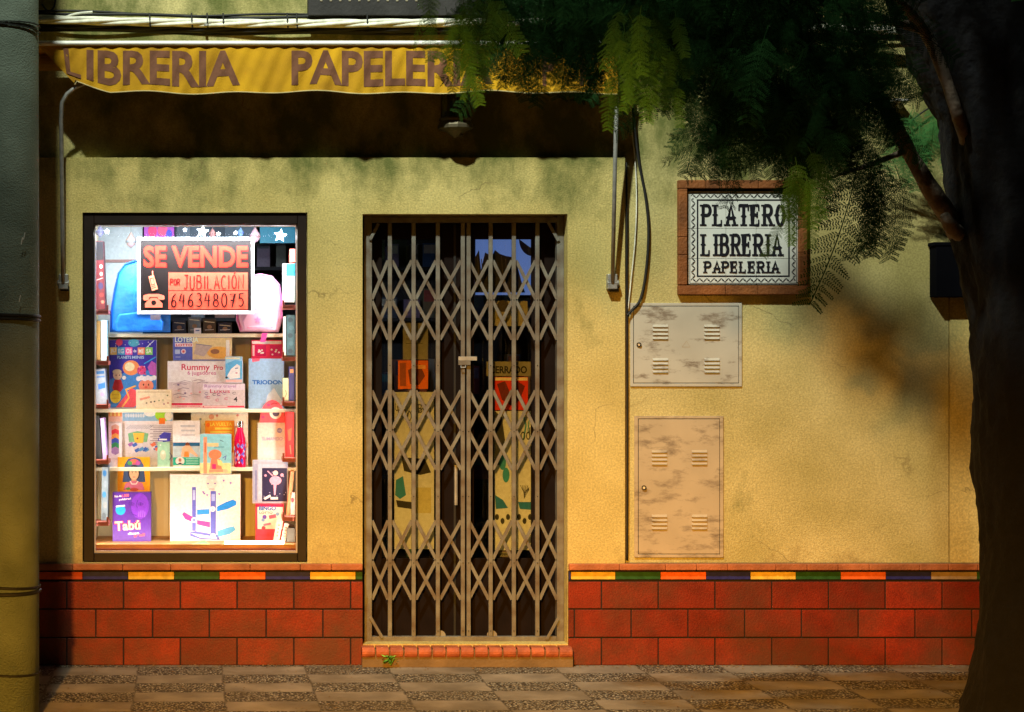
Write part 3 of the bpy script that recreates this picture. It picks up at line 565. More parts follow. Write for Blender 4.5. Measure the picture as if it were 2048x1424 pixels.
# backpacks
def backpack(name, prof, Y, depth, m, mp, label, pocket, strap=None):
    T = thing(name, label, 'backpack', P(sum(p[0] for p in prof) / len(prof), 665, Y + depth / 2))
    cx = sum(p[0] for p in prof) / len(prof); cy = sum(p[1] for p in prof) / len(prof); rings = []
    for s_, yy in ((.80, 0), (.93, .018), (1, .05), (1, depth - .03), (.92, depth)): rings.append([P(cx + (p[0] - cx) * s_, (p[1] - cy) * s_ + cy, Y) + Vector((0, yy, 0)) for p in prof])
    mb = MB(); n = len(prof); vs = [v for r in rings for v in r]; fs = []
    for i in range(len(rings) - 1):
        for j in range(n): fs.append((i * n + j, (i + 1) * n + j, (i + 1) * n + (j + 1) % n, i * n + (j + 1) % n))
    fs.append(tuple(range(n))); fs.append(tuple(range(4 * n, 5 * n))[::-1]); mb.add(vs, fs, m)
    o = mb.build('bag_body', T, smooth=True)
    zp = MB()
    zp.tube([P(cx + (p[0] - cx) * .95, (p[1] - cy) * .95 + cy, Y) + Vector((0, .014, 0)) for p in prof[:-1]], .004, mp, n=6); zp.build('zip_seam', T)
    pk = MB(Y); a, b, c, d = pocket; pts = [(a, d), (a - 2, (c + d) / 2), (a + 6, c + 3), ((a + b) / 2, c - 2), (b - 6, c + 3), (b + 2, (c + d) / 2), (b, d)]
    pk.add([P(p[0], p[1], Y) + Vector((0, -.004, 0)) for p in pts] + [P(cx + (p[0] - cx) * .93, p[1] + (2 if p[1] < d else 0), Y) + Vector((0, -.026, 0)) for p in pts], [tuple(range(7, 14))] + [(i, i + 1, i + 8, i + 7) for i in range(6)] + [(6, 0, 7, 13)], m); pk.build('front_pocket', T, bevel=.004, smooth=False)
    return T
M_bblue = mat('blue_nylon', (.005, .17, .72), rough=.6, vary=.35, scale=10, bump=.5, bscale=25); M_bblue2 = mat('blue_piping', (.01, .08, .42), rough=.5)
M_bpink = mat('pale_pink_nylon', (.86, .48, .66), rough=.5, vary=.08); M_bpink2 = mat('pink_piping', (.85, .2, .5), rough=.5)
backpack('blue_backpack', [(218, 664), (219, 625), (226, 580), (234, 545), (248, 526), (272, 518), (300, 521), (322, 535), (336, 570), (340, 620), (340, 664)], .22, .14, M_bblue, M_bblue2, 'bright blue backpack on the top display shelf, left of the pink one', (232, 326, 625, 662))
T = backpack('pink_backpack', [(480, 664), (472, 640), (474, 600), (482, 566), (500, 550), (522, 546), (545, 551), (560, 568), (566, 600), (566, 640), (558, 664)], .24, .12, M_bpink, M_bpink2, 'pale pink child backpack on the top display shelf behind the sign', (486, 552, 622, 660))
dcor = MB(.212); dcor.star(515, 640, 8, pm('ff8fbf')); dcor.star(532, 646, 5, pm('fff0f6')); dcor.line([(495, 655), (545, 655)], 2, pm('ff6fa8')); dcor.poly([(496, 655), (498, 652), (520, 650), (540, 652), (543, 655)], pm('ffd0e4')); dcor.build('bag_print', T)
st = MB(.25); st.poly([(524, 666), (535, 666), (531, 684), (520, 684)], pm('ff5fc0')); st.build('hanging_strap', T)
tg = MB(.066); tg.pbox(301, 321, 630, 640, .085, .002, pm('eef4ff')); tag(tg.build('price_tag'), 'small white price tag below the sale sign against the blue backpack', 'tag')
# stars and ornaments hanging in the glass
k = 0
for (cx, cy, r, lab) in ((405, 463, 13, 'white star decoration at the top centre of the window'), (561, 471, 14, 'largest white star decoration, at the top right of the window'), (214, 463, 6, 'faint star decoration at the top left corner of the window'), (370, 460, 5, 'small white star decoration left of the top centre star'), (437, 468, 5, 'small white star decoration right of the top centre star'), (471, 466, 5, 'small white star decoration beside the blue hanging ornament')):
    s_ = MB(.20); s_.star(cx, cy, r, pm('eef3f6'), rot=8 if r > 10 else 0)
    if r > 10: s_.star(cx, cy, r * .62, pm('6f93a6'), rot=8); s_.star(cx, cy, r * .4, pm('e8f0f6'), rot=8)
    s_.add([(X(cx, .2) - .002, .2015, Z(cy, .2) - .002), (X(cx, .2) + .002, .2015, Z(cy, .2) - .002), (X(cx, .2), .2015, Z(cy, .2) + .002)], [(0, 1, 2)], pm('eef3f6'))
    tag(s_.build('star_decoration'), lab, 'decoration', 'star decorations in the window')
def ornament(cx, cy, h, c1, c2, lab):
    o = MB(); c = P(cx, cy, .34); r = h / S * .32
    o.lathe(c, [(.0005, h / S * .5), (r * .5, h / S * .25), (r, 0), (r * .8, -h / S * .3), (.0005, -h / S * .5)], pm(c1), n=12); o.tube([c + Vector((0, 0, h / S * .5)), P(cx, 444, .34)], .0012, pm(c2), n=5)
    o.lathe(c + Vector((0, 0, -h / S * .1)), [(r * 1.02, .006), (r * 1.06, 0), (r * 1.02, -.006)], pm(c2), n=12)
    tag(o.build('hanging_ornament', smooth=True), lab, 'ornament', 'ornaments hung in the window')
ornament(262, 480, 34, '8a7470', '5f6468', 'grey and white figure ornament hanging left of the sale sign'); ornament(425, 466, 22, '8c6464', '704848', 'pink pointed ornament hanging above the sale sign')
ornament(481, 464, 20, '5878a0', '304c90', 'pale blue ornament hanging above the sale sign'); ornament(510, 470, 34, '8c7480', '6a5058', 'long pinkish ornament hanging at the corner of the sale sign'); ornament(200, 462, 26, '8080a0', '606080', 'pale lilac ornament hanging in the upper left corner')
# small dark goods under the sign
for a, b, c, d, col, lab in ((345, 372, 640, 664, '32405a', 'dark blue pouch under the sale sign, nearest the blue backpack'), (376, 402, 634, 664, '6a7580', 'grey rounded tin standing under the sale sign'), (406, 432, 638, 664, '4a4038', 'brown pencil case standing under the sale sign'), (436, 464, 645, 664, '28304a', 'low navy box under the sale sign beside the pink backpack')):
    goods('stationery_item', a, b, c, d, .30, .05, col, col, lab, 'stationery', lambda m, a=a, b=b, c=c, d=d: [m.line([(a + 3, c + 5), (b - 3, c + 7)], 1.6, pm('d8d4b0')), m.disc((a + b) / 2, (c + d) / 2 + 3, 5, 4, pm('9a7a60')), m.line([(a + 4, d - 4), (b - 4, d - 5)], 1.2, pm('c8d0d8'))], base=SH[0])
goods('price_card', 388, 402, 656, 666, .275, .003, 'e8ecf4', 'e8ecf4', 'small white price card on the top shelf edge', 'card', lambda m: m.line([(391, 661), (399, 661)], 2, pm('4060a0')), base=SH[0])
# ---- shelf one: game boxes
Y1 = .30; b1 = SH[1]
def art_planet(m):
    m.poly([(219, 815), (219, 760), (250, 745), (312, 740), (312, 815)], pm('3f8fe0')); m.disc(238, 685, 7, 7, pm('f04f80')); m.disc(267, 686, 11, 8, pm('4fb0d0')); m.line([(292, 696), (308, 681)], 1.4, pm('dfe8ff'))
    for i, (c, t) in enumerate((('ffd070', 'JU'), ('5fc0f0', 'EG'), ('ff70b0', 'OS'))): m.rect(219 + i * 15.5, 233.5 + i * 15.5, 695, 710, pm(c)); m.text(t, 221 + i * 15.5, 231.5 + i * 15.5, 698, 707, pm('ffffff'), bold=.02)
    m.disc(269.5, 702, 4.5, 4.5, pm('3a35b0')); m.text('de', 266.5, 272.5, 699, 705, pm('ffffff'), bold=.02)
    for i, (c, t) in enumerate((('ff9050', 'ME'), ('90e070', 'SA'))): m.rect(275 + i * 15.5, 289.5 + i * 15.5, 695, 710, pm(c)); m.text(t, 277 + i * 15.5, 287.5 + i * 15.5, 698, 707, pm('ffffff'), bold=.02)
    m.text('PLANETS', 234, 262, 712, 718, pm('bfe4ff'), bold=.02); m.text('MINIS', 264, 288, 712, 718, pm('bfe4ff'), bold=.02)
    m.disc(262, 736, 17, 15, pm('ff9a60')); m.disc(259, 734, 10, 9, pm('fff0c0')); m.disc(283, 741, 9, 9, pm('e04f90'))
    for i in range(14): m.disc(random.uniform(272, 292), random.uniform(732, 750), 1.6, 1.6, pm(random.choice(['ff4f6f', 'ffc0d0', 'c02060'])))
    m.poly([(295, 735), (303, 722), (312, 728), (312, 752), (300, 750)], pm('c060c0')); m.line([(288, 728), (312, 714)], 2, pm('2fb0f0'))
    # a round-headed boy and a white-haired figure
    m.poly([(225, 776), (229, 760), (242, 760), (247, 776), (241, 784), (228, 784)], pm('c82838')); m.disc(235, 751, 9, 9, pm('ffd8b8')); m.disc(234, 744, 9, 5, pm('ead8b0')); m.disc(232, 751, 1, 1.4, pm('402018')); m.disc(239, 751, 1, 1.4, pm('402018')); m.disc(248, 756, 4, 4, pm('fff8f0'))
    m.disc(292, 772, 15, 13, pm('ff9a80')); 
    for i in range(6): m.disc(277 + i * 6.2, 758 - (2 if i % 2 else 0), 5, 5, pm('f4f6ff'))
    m.disc(287, 770, 1.2, 2, pm('301010')); m.disc(297, 770, 1.2, 2, pm('301010')); m.disc(292, 775, 3, 2, pm('ff6f60'))
    m.poly([(232, 815), (252, 790), (262, 776), (270, 780), (284, 800), (268, 815)], pm('f05868')); m.line([(244, 815), (258, 796), (252, 780), (272, 772)], 3, pm('ffc060')); m.disc(231, 794, 11, 13, pm('ffe040')); m.line([(224, 790), (238, 790)], 1, pm('e0a020')); m.line([(224, 797), (238, 797)], 1, pm('e0a020'))
    for i in range(16): m.disc(random.uniform(222, 310), random.uniform(683, 694), .7, .7, pm('ffffff'))
goods('board_game_box', 218, 313, 680, 816, Y1 + .02, .06, 'dfe2f4', '3d35b4', 'tall violet and blue board game box with planets and two cartoon figures', 'game box', art_planet, base=b1, lean=3)
def art_lot(m):
    m.rect(385, 464, 675, 719, pm('e8d4a8')); m.disc(438, 705, 24, 12, pm('f0b860')); m.poly([(392, 688), (424, 692), (408, 713), (388, 708)], pm('c8b8b8')); m.line([(392, 688), (424, 692)], 1.4, pm('8080a8')); m.text('LOTERIA', 350, 397, 674.5, 684.5, pm('e8fff8'), bold=.02)
    m.rect(350, 386, 686, 693.5, pm('f4e4f0')); m.text('LOTTO', 352, 384, 687.5, 692.5, pm('e02850'), bold=.03); m.rect(350, 360, 699, 708, pm('b8ccf0')); m.disc(367, 703, 5, 5, pm('f0dce8')); m.disc(367, 703, 2.5, 2.5, pm('e06070')); m.line([(351, 714), (361, 714)], 2, pm('a8b8e8')); m.disc(430, 703, 9, 5, pm('a07060')); m.rect(452, 459, 680, 712, pm('f4f4f8'))
goods('lotto_box', 346, 464, 672, 720, .33, .05, '8f9fd8', '5f6fd0', 'blue and cream lotto box lying on the white rummy box', 'game box', art_lot, base=Z(721.5, .33))
def art_rum(m):
    m.rect(337, 484, 764, 804, pm('e6d8de')); r = pm('d83860'); m.text('Rummy', 363, 420, 728, 744, r, bold=.02); m.text('Pro', 428, 446, 730, 740, r, bold=.02); m.text('6 jugadores', 375, 432, 741.5, 752, pm('d060a0'), bold=.01)
    for i in range(12): 
        x = random.uniform(340, 395); y = random.uniform(760, 800); m.line([(x, y), (x + 10, y - 3), (x + 22, y - 1)], 1.2, pm(random.choice(['b8a8b8', '9888a0', 'c8b0b8'])))
    for i in range(8): m.disc(random.uniform(345, 400), random.uniform(768, 800), 2.4, 1.8, pm(random.choice(['e890a0', '8070a0', 'f8f0f0', 'f0b8b8'])))
    m.rect(337, 405, 806, 810.5, pm('e03060')); m.rect(337, 405, 811, 815, pm('ffd0d8')); m.text('juegos clasicos', 355, 400, 811.5, 814.5, pm('e03060'))
goods('rummy_box', 335, 486, 722, 816, .31, .06, 'eee8ea', 'fbf4f6', 'large white and pink rummy game box in the middle of the upper shelf', 'game box', art_rum, base=b1)
def art_trav(m):
    m.rect(406, 489, 768, 780, pm('eadcf0')); m.text('Rummy travel', 409, 472, 769, 777, pm('b080c0'), bold=.01); m.text('Luxus', 420, 460, 778.5, 786, pm('c83868'), bold=.01); m.text('4', 467, 475, 793.5, 803.5, pm('28242c'), bold=.01); m.rect(406, 489, 811.5, 815, pm('e84060')); m.rect(408, 455, 812, 814, pm('ffd8dc'))
    for i in range(10): x = random.uniform(408, 470); y = random.uniform(786, 808); m.line(arc(x, y, 3.4, 2.2, 40, 330, 8), 1.0, pm(random.choice(['d04878', '8878a8', '605868'])))
goods('travel_rummy_box', 405, 490, 767, 816, .288, .02, 'e0d4dc', 'dccfd6', 'small lilac travel rummy box in front of the large rummy box', 'game box', art_trav, base=b1)
def art_card(m):
    m.poly([(451, 728), (470, 720), (484, 722), (484, 760), (451, 755)], pm('60b8f0')); m.poly([(454, 752), (462, 738), (474, 728), (480, 732), (480, 756), (460, 758)], pm('f4f6ff')); m.rect(451, 484, 759, 765, pm('ffc8c8')); m.disc(453, 755, 2.5, 2, pm('202838')); m.line([(470, 737), (476, 736)], 2, pm('7080b0')); m.line([(471, 746), (475, 746)], 2, pm('c05080')); m.rect(452, 480, 715, 718, pm('fff0c0'))
goods('card_game_box', 450.5, 485, 713, 766, .286, .018, 'd8e8f8', '9cd4f8', 'small sky blue card game box leaning on the rummy box corner', 'game box', art_card, base=None)
def art_wood(m):
    m.line([(275, 784), (340, 784)], 1.2, pm('b89860')); m.poly([(279, 797), (299, 792), (300, 796), (281, 801)], pm('f0a080'))
    for x, y, c in ((293, 806, '807060'), (302, 804, '604838'), (309, 803, '505040'), (318, 801, 'a0b080'), (326, 800, 'c0c090'), (335, 791, '7a8050'), (336, 806, 'd08070'), (328, 808, 'b07080')): m.disc(x, y, 1.8, 1.6, pm(c))
goods('wooden_game_box', 272, 343, 779, 816, .285, .03, 'f0d8a8', 'f6e4c2', 'low pale wooden game box in front of the violet game box', 'game box', art_wood, base=b1)
def art_pk(m):
    m.rect(504, 563, 682, 688, pm('fff0f4')); m.rect(511, 532, 690, 712, pm('d80c60')); m.rect(540, 563, 690, 712, pm('e00c70'))
    for i in range(12): m.disc(random.choice([random.uniform(513, 530), random.uniform(542, 561)]), random.uniform(699, 710), 2, 1.7, pm('fff0f4'))
    m.rect(505, 509, 690, 712, pm('ffd0d8'))
goods('pink_game_box', 503, 565, 680, 719, .34, .05, 'ff5070', 'ff2868', 'hot pink box with two windows standing on the pale blue box', 'game box', art_pk, base=Z(717.5, .34))
def art_tri(m): m.poly([(503, 717), (520, 717), (519, 722), (505, 724)], pm('ff7090')); m.text('TRIODON', 504.5, 566, 760, 769, pm('2070d0'), bold=.04); m.poly([(535, 790), (548, 776), (563, 800), (563, 812), (530, 812)], pm('d8e8fa'))
goods('pale_blue_box', 497, 568, 717, 817, .30, .05, '90b0e0', 'a4ccf6', 'pale blue upright box with dark blue lettering under the pink box', 'game box', art_tri, base=b1)
# ---- shelf two
b2 = SH[2]
def art_sand(m):
    m.rect(217, 244, 818, 843, pm('ff9a60')); 
    for i in range(3): m.rect(220 + i * 8, 224 + i * 8, 819, 832, pm('ffe080'))
    m.rect(217, 244, 833, 843, pm('ffd0c8')); m.rect(245, 345, 818, 842, pm('90c0ec')); m.disc(300, 826, 12, 7, pm('f4f8ff')); m.disc(326, 830, 16, 13, pm('a8e040')); m.disc(337, 832, 8, 9, pm('ece8e0')); [m.disc(252 + i * 5, 831, 2.2, 4, pm('d8e4f8')) for i in range(8)]
    m.rect(318, 330, 836, 848, pm('ff8030')); m.rect(246, 345, 848, 925, pm('e8e2ea'))
    for i in range(11): m.line([(300 + (i % 2) * 6, 852 + i * 3.6), (344, 852 + i * 3.6)], 1, pm('6a5a78'))
    for i in range(10): m.line([(252 + i * 5, 858), (262 + i * 5, 850)], 1, pm('a0a0b4'))
    m.poly([(256, 867), (275, 862), (297, 867), (294, 884), (258, 884)], pm('80c090')); m.poly([(266, 866), (289, 866), (286, 886), (270, 886)], pm('f6c850')); m.disc(275, 877, 2, 2, pm('a04818'))
    for i in range(12): x = random.uniform(250, 310); y = random.uniform(888, 905); m.poly([(x, y), (x + 9, y - 5), (x + 12, y + 1), (x + 4, y + 5)], pm(random.choice(['4070d0', 'd04860', '60a8e8', 'f0e8f0', 'b070c0', 'ff8060'])))
    m.poly([(318, 872), (328, 864), (342, 866), (340, 882), (326, 884)], pm('5050d8'))
goods('construction_set_box', 217, 346, 819, 931, .33, .05, 'd8d4e0', 'f4eaf0', 'wide construction set box with a pirate chest picture, behind the woman portrait book', 'game box', art_sand, base=b2)
def art_stack(m):
    for i, c in enumerate(('e8b8a0', 'f04050', 'ffb050', '4060d0', '30a060', 'b090c8')): m.poly([(223, 852 + i * 9), (231, 848 + i * 9), (238, 852 + i * 9), (238, 861 + i * 9), (231, 865 + i * 9), (223, 861 + i * 9)], pm(c))
goods('block_puzzle_box', 217, 244, 846, 917, .305, .02, 'f0e0e8', 'fff2f4', 'narrow white box picturing a stack of coloured blocks, far left of the second shelf', 'game box', art_stack, base=b2)
goods('green_card', 315, 340, 884, 930, .30, .01, 'b8d8c0', 'a8d8b8', 'pale green card with a faint figure, left of the beach book', 'card', lambda m: [m.disc(326, 910, 6, 10, pm('d8e0c0')), m.disc(326, 906, 3, 3, pm('f0e8d0')), m.disc(321, 890, 1.5, 1.5, pm('f0fff8')), m.line([(339, 905), (344, 912), (339, 920)], 1.5, pm('506080')), m.rect(316, 339, 876, 882, pm('4848c8')), m.rect(318, 334, 877.5, 880.5, pm('ffffff'))], base=b2)
def art_beach(m):
    [m.line([(361 + i, 852 + i * 9), (390, 852 + i * 9)], 4.5 - i, pm('ccd0de')) for i in range(3)]; m.rect(346, 399.5, 886, 914, pm('b8c8cc')); m.rect(346, 399.5, 885, 892, pm('10608c')); m.disc(375, 889, 4.5, 4.5, pm('7a3820')); m.poly([(362, 913), (364, 896), (370, 891), (380, 891), (388, 902), (396, 911), (394, 914), (380, 905), (378, 914)], pm('f0b890')); m.poly([(368, 914), (369, 903), (377, 903), (378, 914)], pm('ff8838'))
    m.rect(346, 399.5, 914.5, 930.5, pm('10b898')); m.disc(360, 922, 9, 8, pm('f4e8dc')); m.disc(360, 920, 3, 3.6, pm('c08060')); m.poly([(353, 929), (360, 925), (367, 929)], pm('203048'))
    for i in range(4): m.line([(372, 917 + i * 3.4), (397, 917 + i * 3.4)], 1, pm('c8fff0'))
goods('beach_book', 345.5, 400, 841, 931, .292, .02, 'f4f0ec', 'f6f2f6', 'white book with a crouching person on a beach and a green band', 'book', art_beach, base=b2)
def art_dots(m):
    for i in range(46):
        x = 386 + (i * 37 % 107); y = random.uniform(822, 926); r = random.choice([1.5, 2.5, 4, 5.5]); m.disc(x, y, r, r, pm(random.choice(['e8b0a0', 'b0c0d8', 'e0d8a0', 'd89090', 'f0c8a0', 'c8b8d0', '90a8b0'])), n=12); m.line([(x, y + r), (x, y + r + 4)], .8, pm('d0c8b8'))
goods('dotted_paper_pack', 382, 496, 819, 931, .345, .03, 'f0e8d8', 'fbf6ec', 'white box printed with pastel lollipop dots behind the red bottle', 'paper pack', art_dots, base=b2)
goods('orange_book', 410, 469, 841, 931, .318, .02, 'f0d8b0', 'ff9c28', 'orange book with yellow lettering behind the light blue book', 'book', lambda m: [m.text('LA VUELTA', 420, 464, 845, 852, pm('ffe860'), bold=.02), m.line([(430, 857), (464, 857)], 4, pm('ffe860')), m.line([(420, 864), (464, 864)], 3, pm('ffe860')), m.disc(416, 850, 4, 4, pm('ff7020')), m.rect(461, 469, 905, 930, pm('fff6e8'))], base=b2)
def art_child(m):
    m.rect(400, 462, 926, 947, pm('f8e0a0')); m.rect(407, 414, 874, 947, pm('f4a078')); m.line([(410.5, 885), (410.5, 905)], 2, pm('c85840')); m.rect(415, 437, 886, 893, pm('f4d098')); m.line([(428, 894), (448, 894)], 1.2, pm('2880a0')); m.disc(430, 909, 13, 10, pm('f48860')); m.poly([(422, 918), (440, 918), (444, 938), (420, 938)], pm('f08868')); m.rect(424, 432, 928, 938, pm('f0307a')); m.poly([(434, 918), (444, 922), (446, 934), (436, 930)], pm('f4e090')); m.disc(450, 942, 6, 4, pm('f8c8a0')); m.line([(445, 916), (452, 912), (450, 920)], 2, pm('6070c0')); m.line([(440, 880), (447, 883)], 1.2, pm('405060')); m.poly([(418, 939), (446, 938), (446, 944), (418, 945)], pm('f4a080'))
goods('light_blue_book', 400, 463, 868, 948, .262, .012, 'c8e0e0', '8cd0dc', 'light blue children book with an orange figure, standing in front of the shelf edge', 'book', art_child)
def bottle():
    T = thing('drink_bottle', 'metallic red drink bottle with a silver cap and blue printed pattern', 'bottle', P(480, 931, .27) + Vector((0, .03, 0)))
    c = Vector(T.location); h = Z(842, .27) - b2; c.z = b2; r = 12.2 / S
    mred = mat('bottle_red', (.75, .0, .08), rough=.2, vary=.2, metal=.3); b_ = MB()
    b_.lathe(c, [(.001, 0), (r * .92, 0), (r, .006), (r, h * .52), (r * .9, h * .62), (r * .55, h * .78), (r * .5, h * .86)], mred); b_.build('bottle_body', T, smooth=True)
    c_ = MB(); c_.lathe(c, [(r * .52, h * .855), (r * .58, h * .86), (r * .58, h * .985), (r * .5, h), (.001, h)], mat('chrome_cap', (.75, .8, .85), rough=.12, metal=1, vary=.05)); c_.build('bottle_cap', T, smooth=True)
    p = MB(); 
    for i in range(26):
        a = random.uniform(200, 340); z = random.uniform(.08, .48) * h; s_ = random.uniform(.008, .018); vs = []
        for dx, dz in ((-1, 0), (0, -1), (1, 0), (0, 1)): ang = R(a) + dx * s_ / r * .5; rr = r + .0006 + i * .00004; vs.append((c.x + rr * math.cos(ang), c.y + rr * math.sin(ang), c.z + z + dz * s_ * .8))
        p.add(vs, [(0, 1, 2, 3)], pm(random.choice(['90b0ff', '3040c8', 'f0a0c0', 'b8e0ff', '7050d0'])))
    p.build('bottle_print', T)
bottle()
goods('spiral_notebook', 515, 570, 845, 921, .30, .012, 'e8e8e0', 'eef0e8', 'pale spiral notebook with faint violet lettering at the right of the second shelf', 'notebook', lambda m: [m.text('SUMANDO', 524, 565, 874, 881, pm('c4b0e0'), bold=.02), m.disc(559, 861, 5, 5, pm('8898e0')), m.text('100', 555.5, 562.5, 859, 863, pm('f0f0ff'))] + [m.disc(514.5, 850 + i * 4.4, 1.4, 1.1, pm('707070'), n=8) for i in range(16)], base=b2)
mo = MB(.285); mo.add([], [], pm('ff6878')); pts = [(520, 845)] + [(545 - 25 * math.cos(R(a)), 838 - 38 * math.sin(R(a))) for a in range(10, 171, 16)] + [(571, 845)]
yy = .285; vs = [P(a, b, yy) for a, b in pts] + [P(a, b, yy) + Vector((0, .03, 0)) for a, b in pts]; n = len(pts)
mo.add(vs, [tuple(range(n))[::-1], tuple(range(n, 2 * n))] + [(i, (i + 1) % n, n + (i + 1) % n, n + i) for i in range(n)], pm('ff6878'))
mo.disc(551, 826, 12, 12, pm('fffaf4')); mo.disc(552, 826, 7, 7, pm('60587a')); mo.line([(542, 809), (548, 806), (555, 808)], 1.5, pm('c01838'))
for x, y in ((528, 822), (526, 834), (537, 810)): mo.disc(x, y, 3, 2.4, pm('ff3f90'))
tag(mo.build('one_eyed_pouch'), 'round coral pink pouch with one big eye behind the spiral notebook', 'pouch')
# ---- floor of the case
def art_por(m):
    m.poly([(245, 964), (249, 930), (256, 918), (268, 914.5), (280, 918), (287, 930), (291, 964)], pm('3c5888'))
    m.disc(268, 929, 12, 11, pm('e85878'), a0=0, a1=180); m.disc(260, 926, 5, 4, pm('50a050')); m.disc(268, 922, 5, 4, pm('ff7858')); m.disc(276, 926, 5, 4, pm('c050a0'))
    m.disc(268, 946, 12, 16, pm('2a1c20')); m.rect(263, 273, 955, 968, pm('e0a880')); m.disc(268, 947, 9.5, 13, pm('f0c8a0')); m.poly([(247, 980), (251, 967), (262, 962), (274, 962), (285, 967), (289, 980)], pm('e07898')); m.line([(260, 962), (264, 968), (272, 968), (276, 962)], 2, pm('f8f0e0'))
    m.line([(262, 942), (267, 943)], 1, pm('40241c')); m.line([(269.5, 943), (274, 942)], 1, pm('40241c')); m.disc(264.5, 945.5, 1.3, .8, pm('301810')); m.disc(272, 945.5, 1.3, .8, pm('301810')); m.line([(265.5, 954), (270.5, 954)], 1.4, pm('d04848')); m.disc(268, 979, 9, 3.4, pm('d05040')); m.poly([(250, 977), (258, 974), (262, 978), (256, 980)], pm('60a048'))
goods('portrait_book', 235, 300, 914, 985, .30, .015, 'f0c860', 'ffac20', 'orange book with a portrait of a woman in a flowered headscarf', 'book', art_por, base=Z(986, .30))
def art_tab(m):
    m.disc(280, 1012, 18, 26, pm('7a34c8')); m.text('Mas de', 229, 243, 990, 994.5, pm('fff0f4'), bold=.02, rot=6); m.text('1.000', 244, 258, 988, 994, pm('ff7080'), bold=.03, rot=6); m.text('palabras!', 238, 262, 996, 1001, pm('fff0f4'), bold=.02, rot=6)
    m.disc(241, 1020, 10, 10, pm('20a0f0')); m.line([(232, 1013), (250, 1011)], 3, pm('f0f8ff'))
    for x in (263, 281): m.line(arc(x, 1008, 5.5, -2.6, 0, 180, 8), 1, pm('4c1c90')); m.line(arc(x, 1008, 5.5, 2.4, 0, 180, 8), 1, pm('4c1c90')); m.disc(x, 1008, 2, 2, pm('5a24a0'))
    m.line([(276, 1000), (272, 1010), (275, 1016)], 1.2, pm('4c1c90')); m.line([(262, 1024), (266, 1029), (273, 1031)], 1.4, pm('4c1c90'))
    for i in range(4): m.line([(277 + i * 4, 1034), (278 + i * 4, 1020 + abs(i - 1.5) * 2)], 2.2, pm('9458d8'))
    m.text('Tabú', 229, 281, 1041, 1061, pm('e01c50'), bold=.08, rot=4); m.text('Tabú', 229.6, 280.5, 1041.5, 1060.5, pm('ffc0b0'), bold=.03, rot=4); m.text('dicen', 256, 278, 1064, 1069, pm('f4e8f8'), bold=.02, rot=4); m.text('¡y tal!', 268, 290, 1067, 1074, pm('ff5858'), bold=.03, rot=5)
goods('word_game_box', 225, 302, 985, 1083, .24, .07, '4c2c80', '5a2ca0', 'purple word game box with a whispering face on the window floor', 'game box', art_tab, base=zf)
def art_mar(m):
    m.rect(343, 362, 952, 1080, pm('f8e0dc')); v = pm('5c62c8'); 
    m.rect(384, 392, 974, 1062, v); m.rect(421, 432, 982, 1072, v); m.poly([(380, 1064), (392, 1062), (436, 1070), (440, 1080), (400, 1078), (380, 1072)], v); m.poly([(381, 1066), (434, 1074), (434, 1078), (400, 1075)], pm('d8dcf8')); m.rect(385.5, 390.5, 980, 1000, pm('b0b8f0')); m.rect(423, 430, 988, 1002, pm('a8b4f4'))
    m.poly([(434, 1013), (452, 1004), (466, 999), (473, 1003), (472, 1010), (456, 1018), (434, 1023)], pm('1c8cf0')); m.poly([(394, 1019), (419, 1018), (419, 1028), (394, 1030)], pm('2f90e8')); m.poly([(364, 1028), (368, 1024), (386, 1034), (384, 1044), (370, 1038)], pm('ff40a0')); m.poly([(394, 1040), (420, 1044), (420, 1055), (394, 1049)], pm('ff40a0')); m.poly([(434, 1062), (455, 1055), (468, 1052), (471, 1060), (460, 1068), (436, 1074)], pm('58b0ea'))
    for (x, y, t) in ((425.5, 1018, '2'), (388, 1040, '1'), (426, 1072, '4')): m.disc(x, y, 5.5, 5.5, pm('f4ecf8')); m.text(t, x - 1.8, x + 1.8, y - 3, y + 3, pm('4858b8'), bold=.02)
    m.disc(423, 966, 11, 13, pm('f0d8d4')); m.disc(416, 967, 1.8, 1.5, pm('5040a0')); m.disc(430, 967, 1.8, 1.5, pm('5040a0')); m.line([(418, 978), (429, 978)], 1.2, pm('c05080')); m.disc(423, 955, 10, 4, pm('d8c8d0'))
    for x, y in ((408, 987), (414, 990), (438, 988), (447, 961), (406, 984), (461, 966)): m.poly([(x - 2, y - 2), (x + 3, y - 1), (x, y + 3)], pm('8868c8'))
goods('marble_run_box', 340, 481, 949, 1084, .26, .10, 'f8ecdc', 'f6e6e4', 'big white box picturing a violet marble run with blue and pink slides', 'toy box', art_mar, base=zf)
def art_fairy(m):
    m.rect(506, 516, 922, 1004, pm('a8a8c4')); m.rect(524, 574, 936, 1003, pm('2a2450')); m.rect(508, 574, 923, 928, pm('b8bcd0')); m.line([(512, 940), (512, 1000)], 1.6, pm('4850a0'))
    p = pm('ffb0d0'); m.disc(551, 946, 5, 5, pm('ffe0d8')); m.disc(551, 961, 12, 9, p); m.line([(546, 952), (535, 942)], 2.4, p); m.poly([(547, 968), (553, 968), (551, 990), (548, 990)], p); m.disc(564, 950, 3.4, 3.4, p); m.disc(531, 951, 2.4, 2.4, p); m.poly([(527, 996), (540, 989), (542, 993), (530, 1000)], pm('f8f0f0')); m.rect(541, 556, 994, 999, pm('f8f0f0'))
    for i in range(14): m.disc(random.uniform(526, 572), random.uniform(938, 1000), .9, .9, pm('d0c8f0'))
goods('scratch_art_pack', 505, 576, 920, 1006, .27, .012, 'b8b8cc', 'c8c8dc', 'clear hanging pack with a pink dancer on a dark card, lower right of the window', 'craft pack', art_fairy, base=Z(1007, .27))
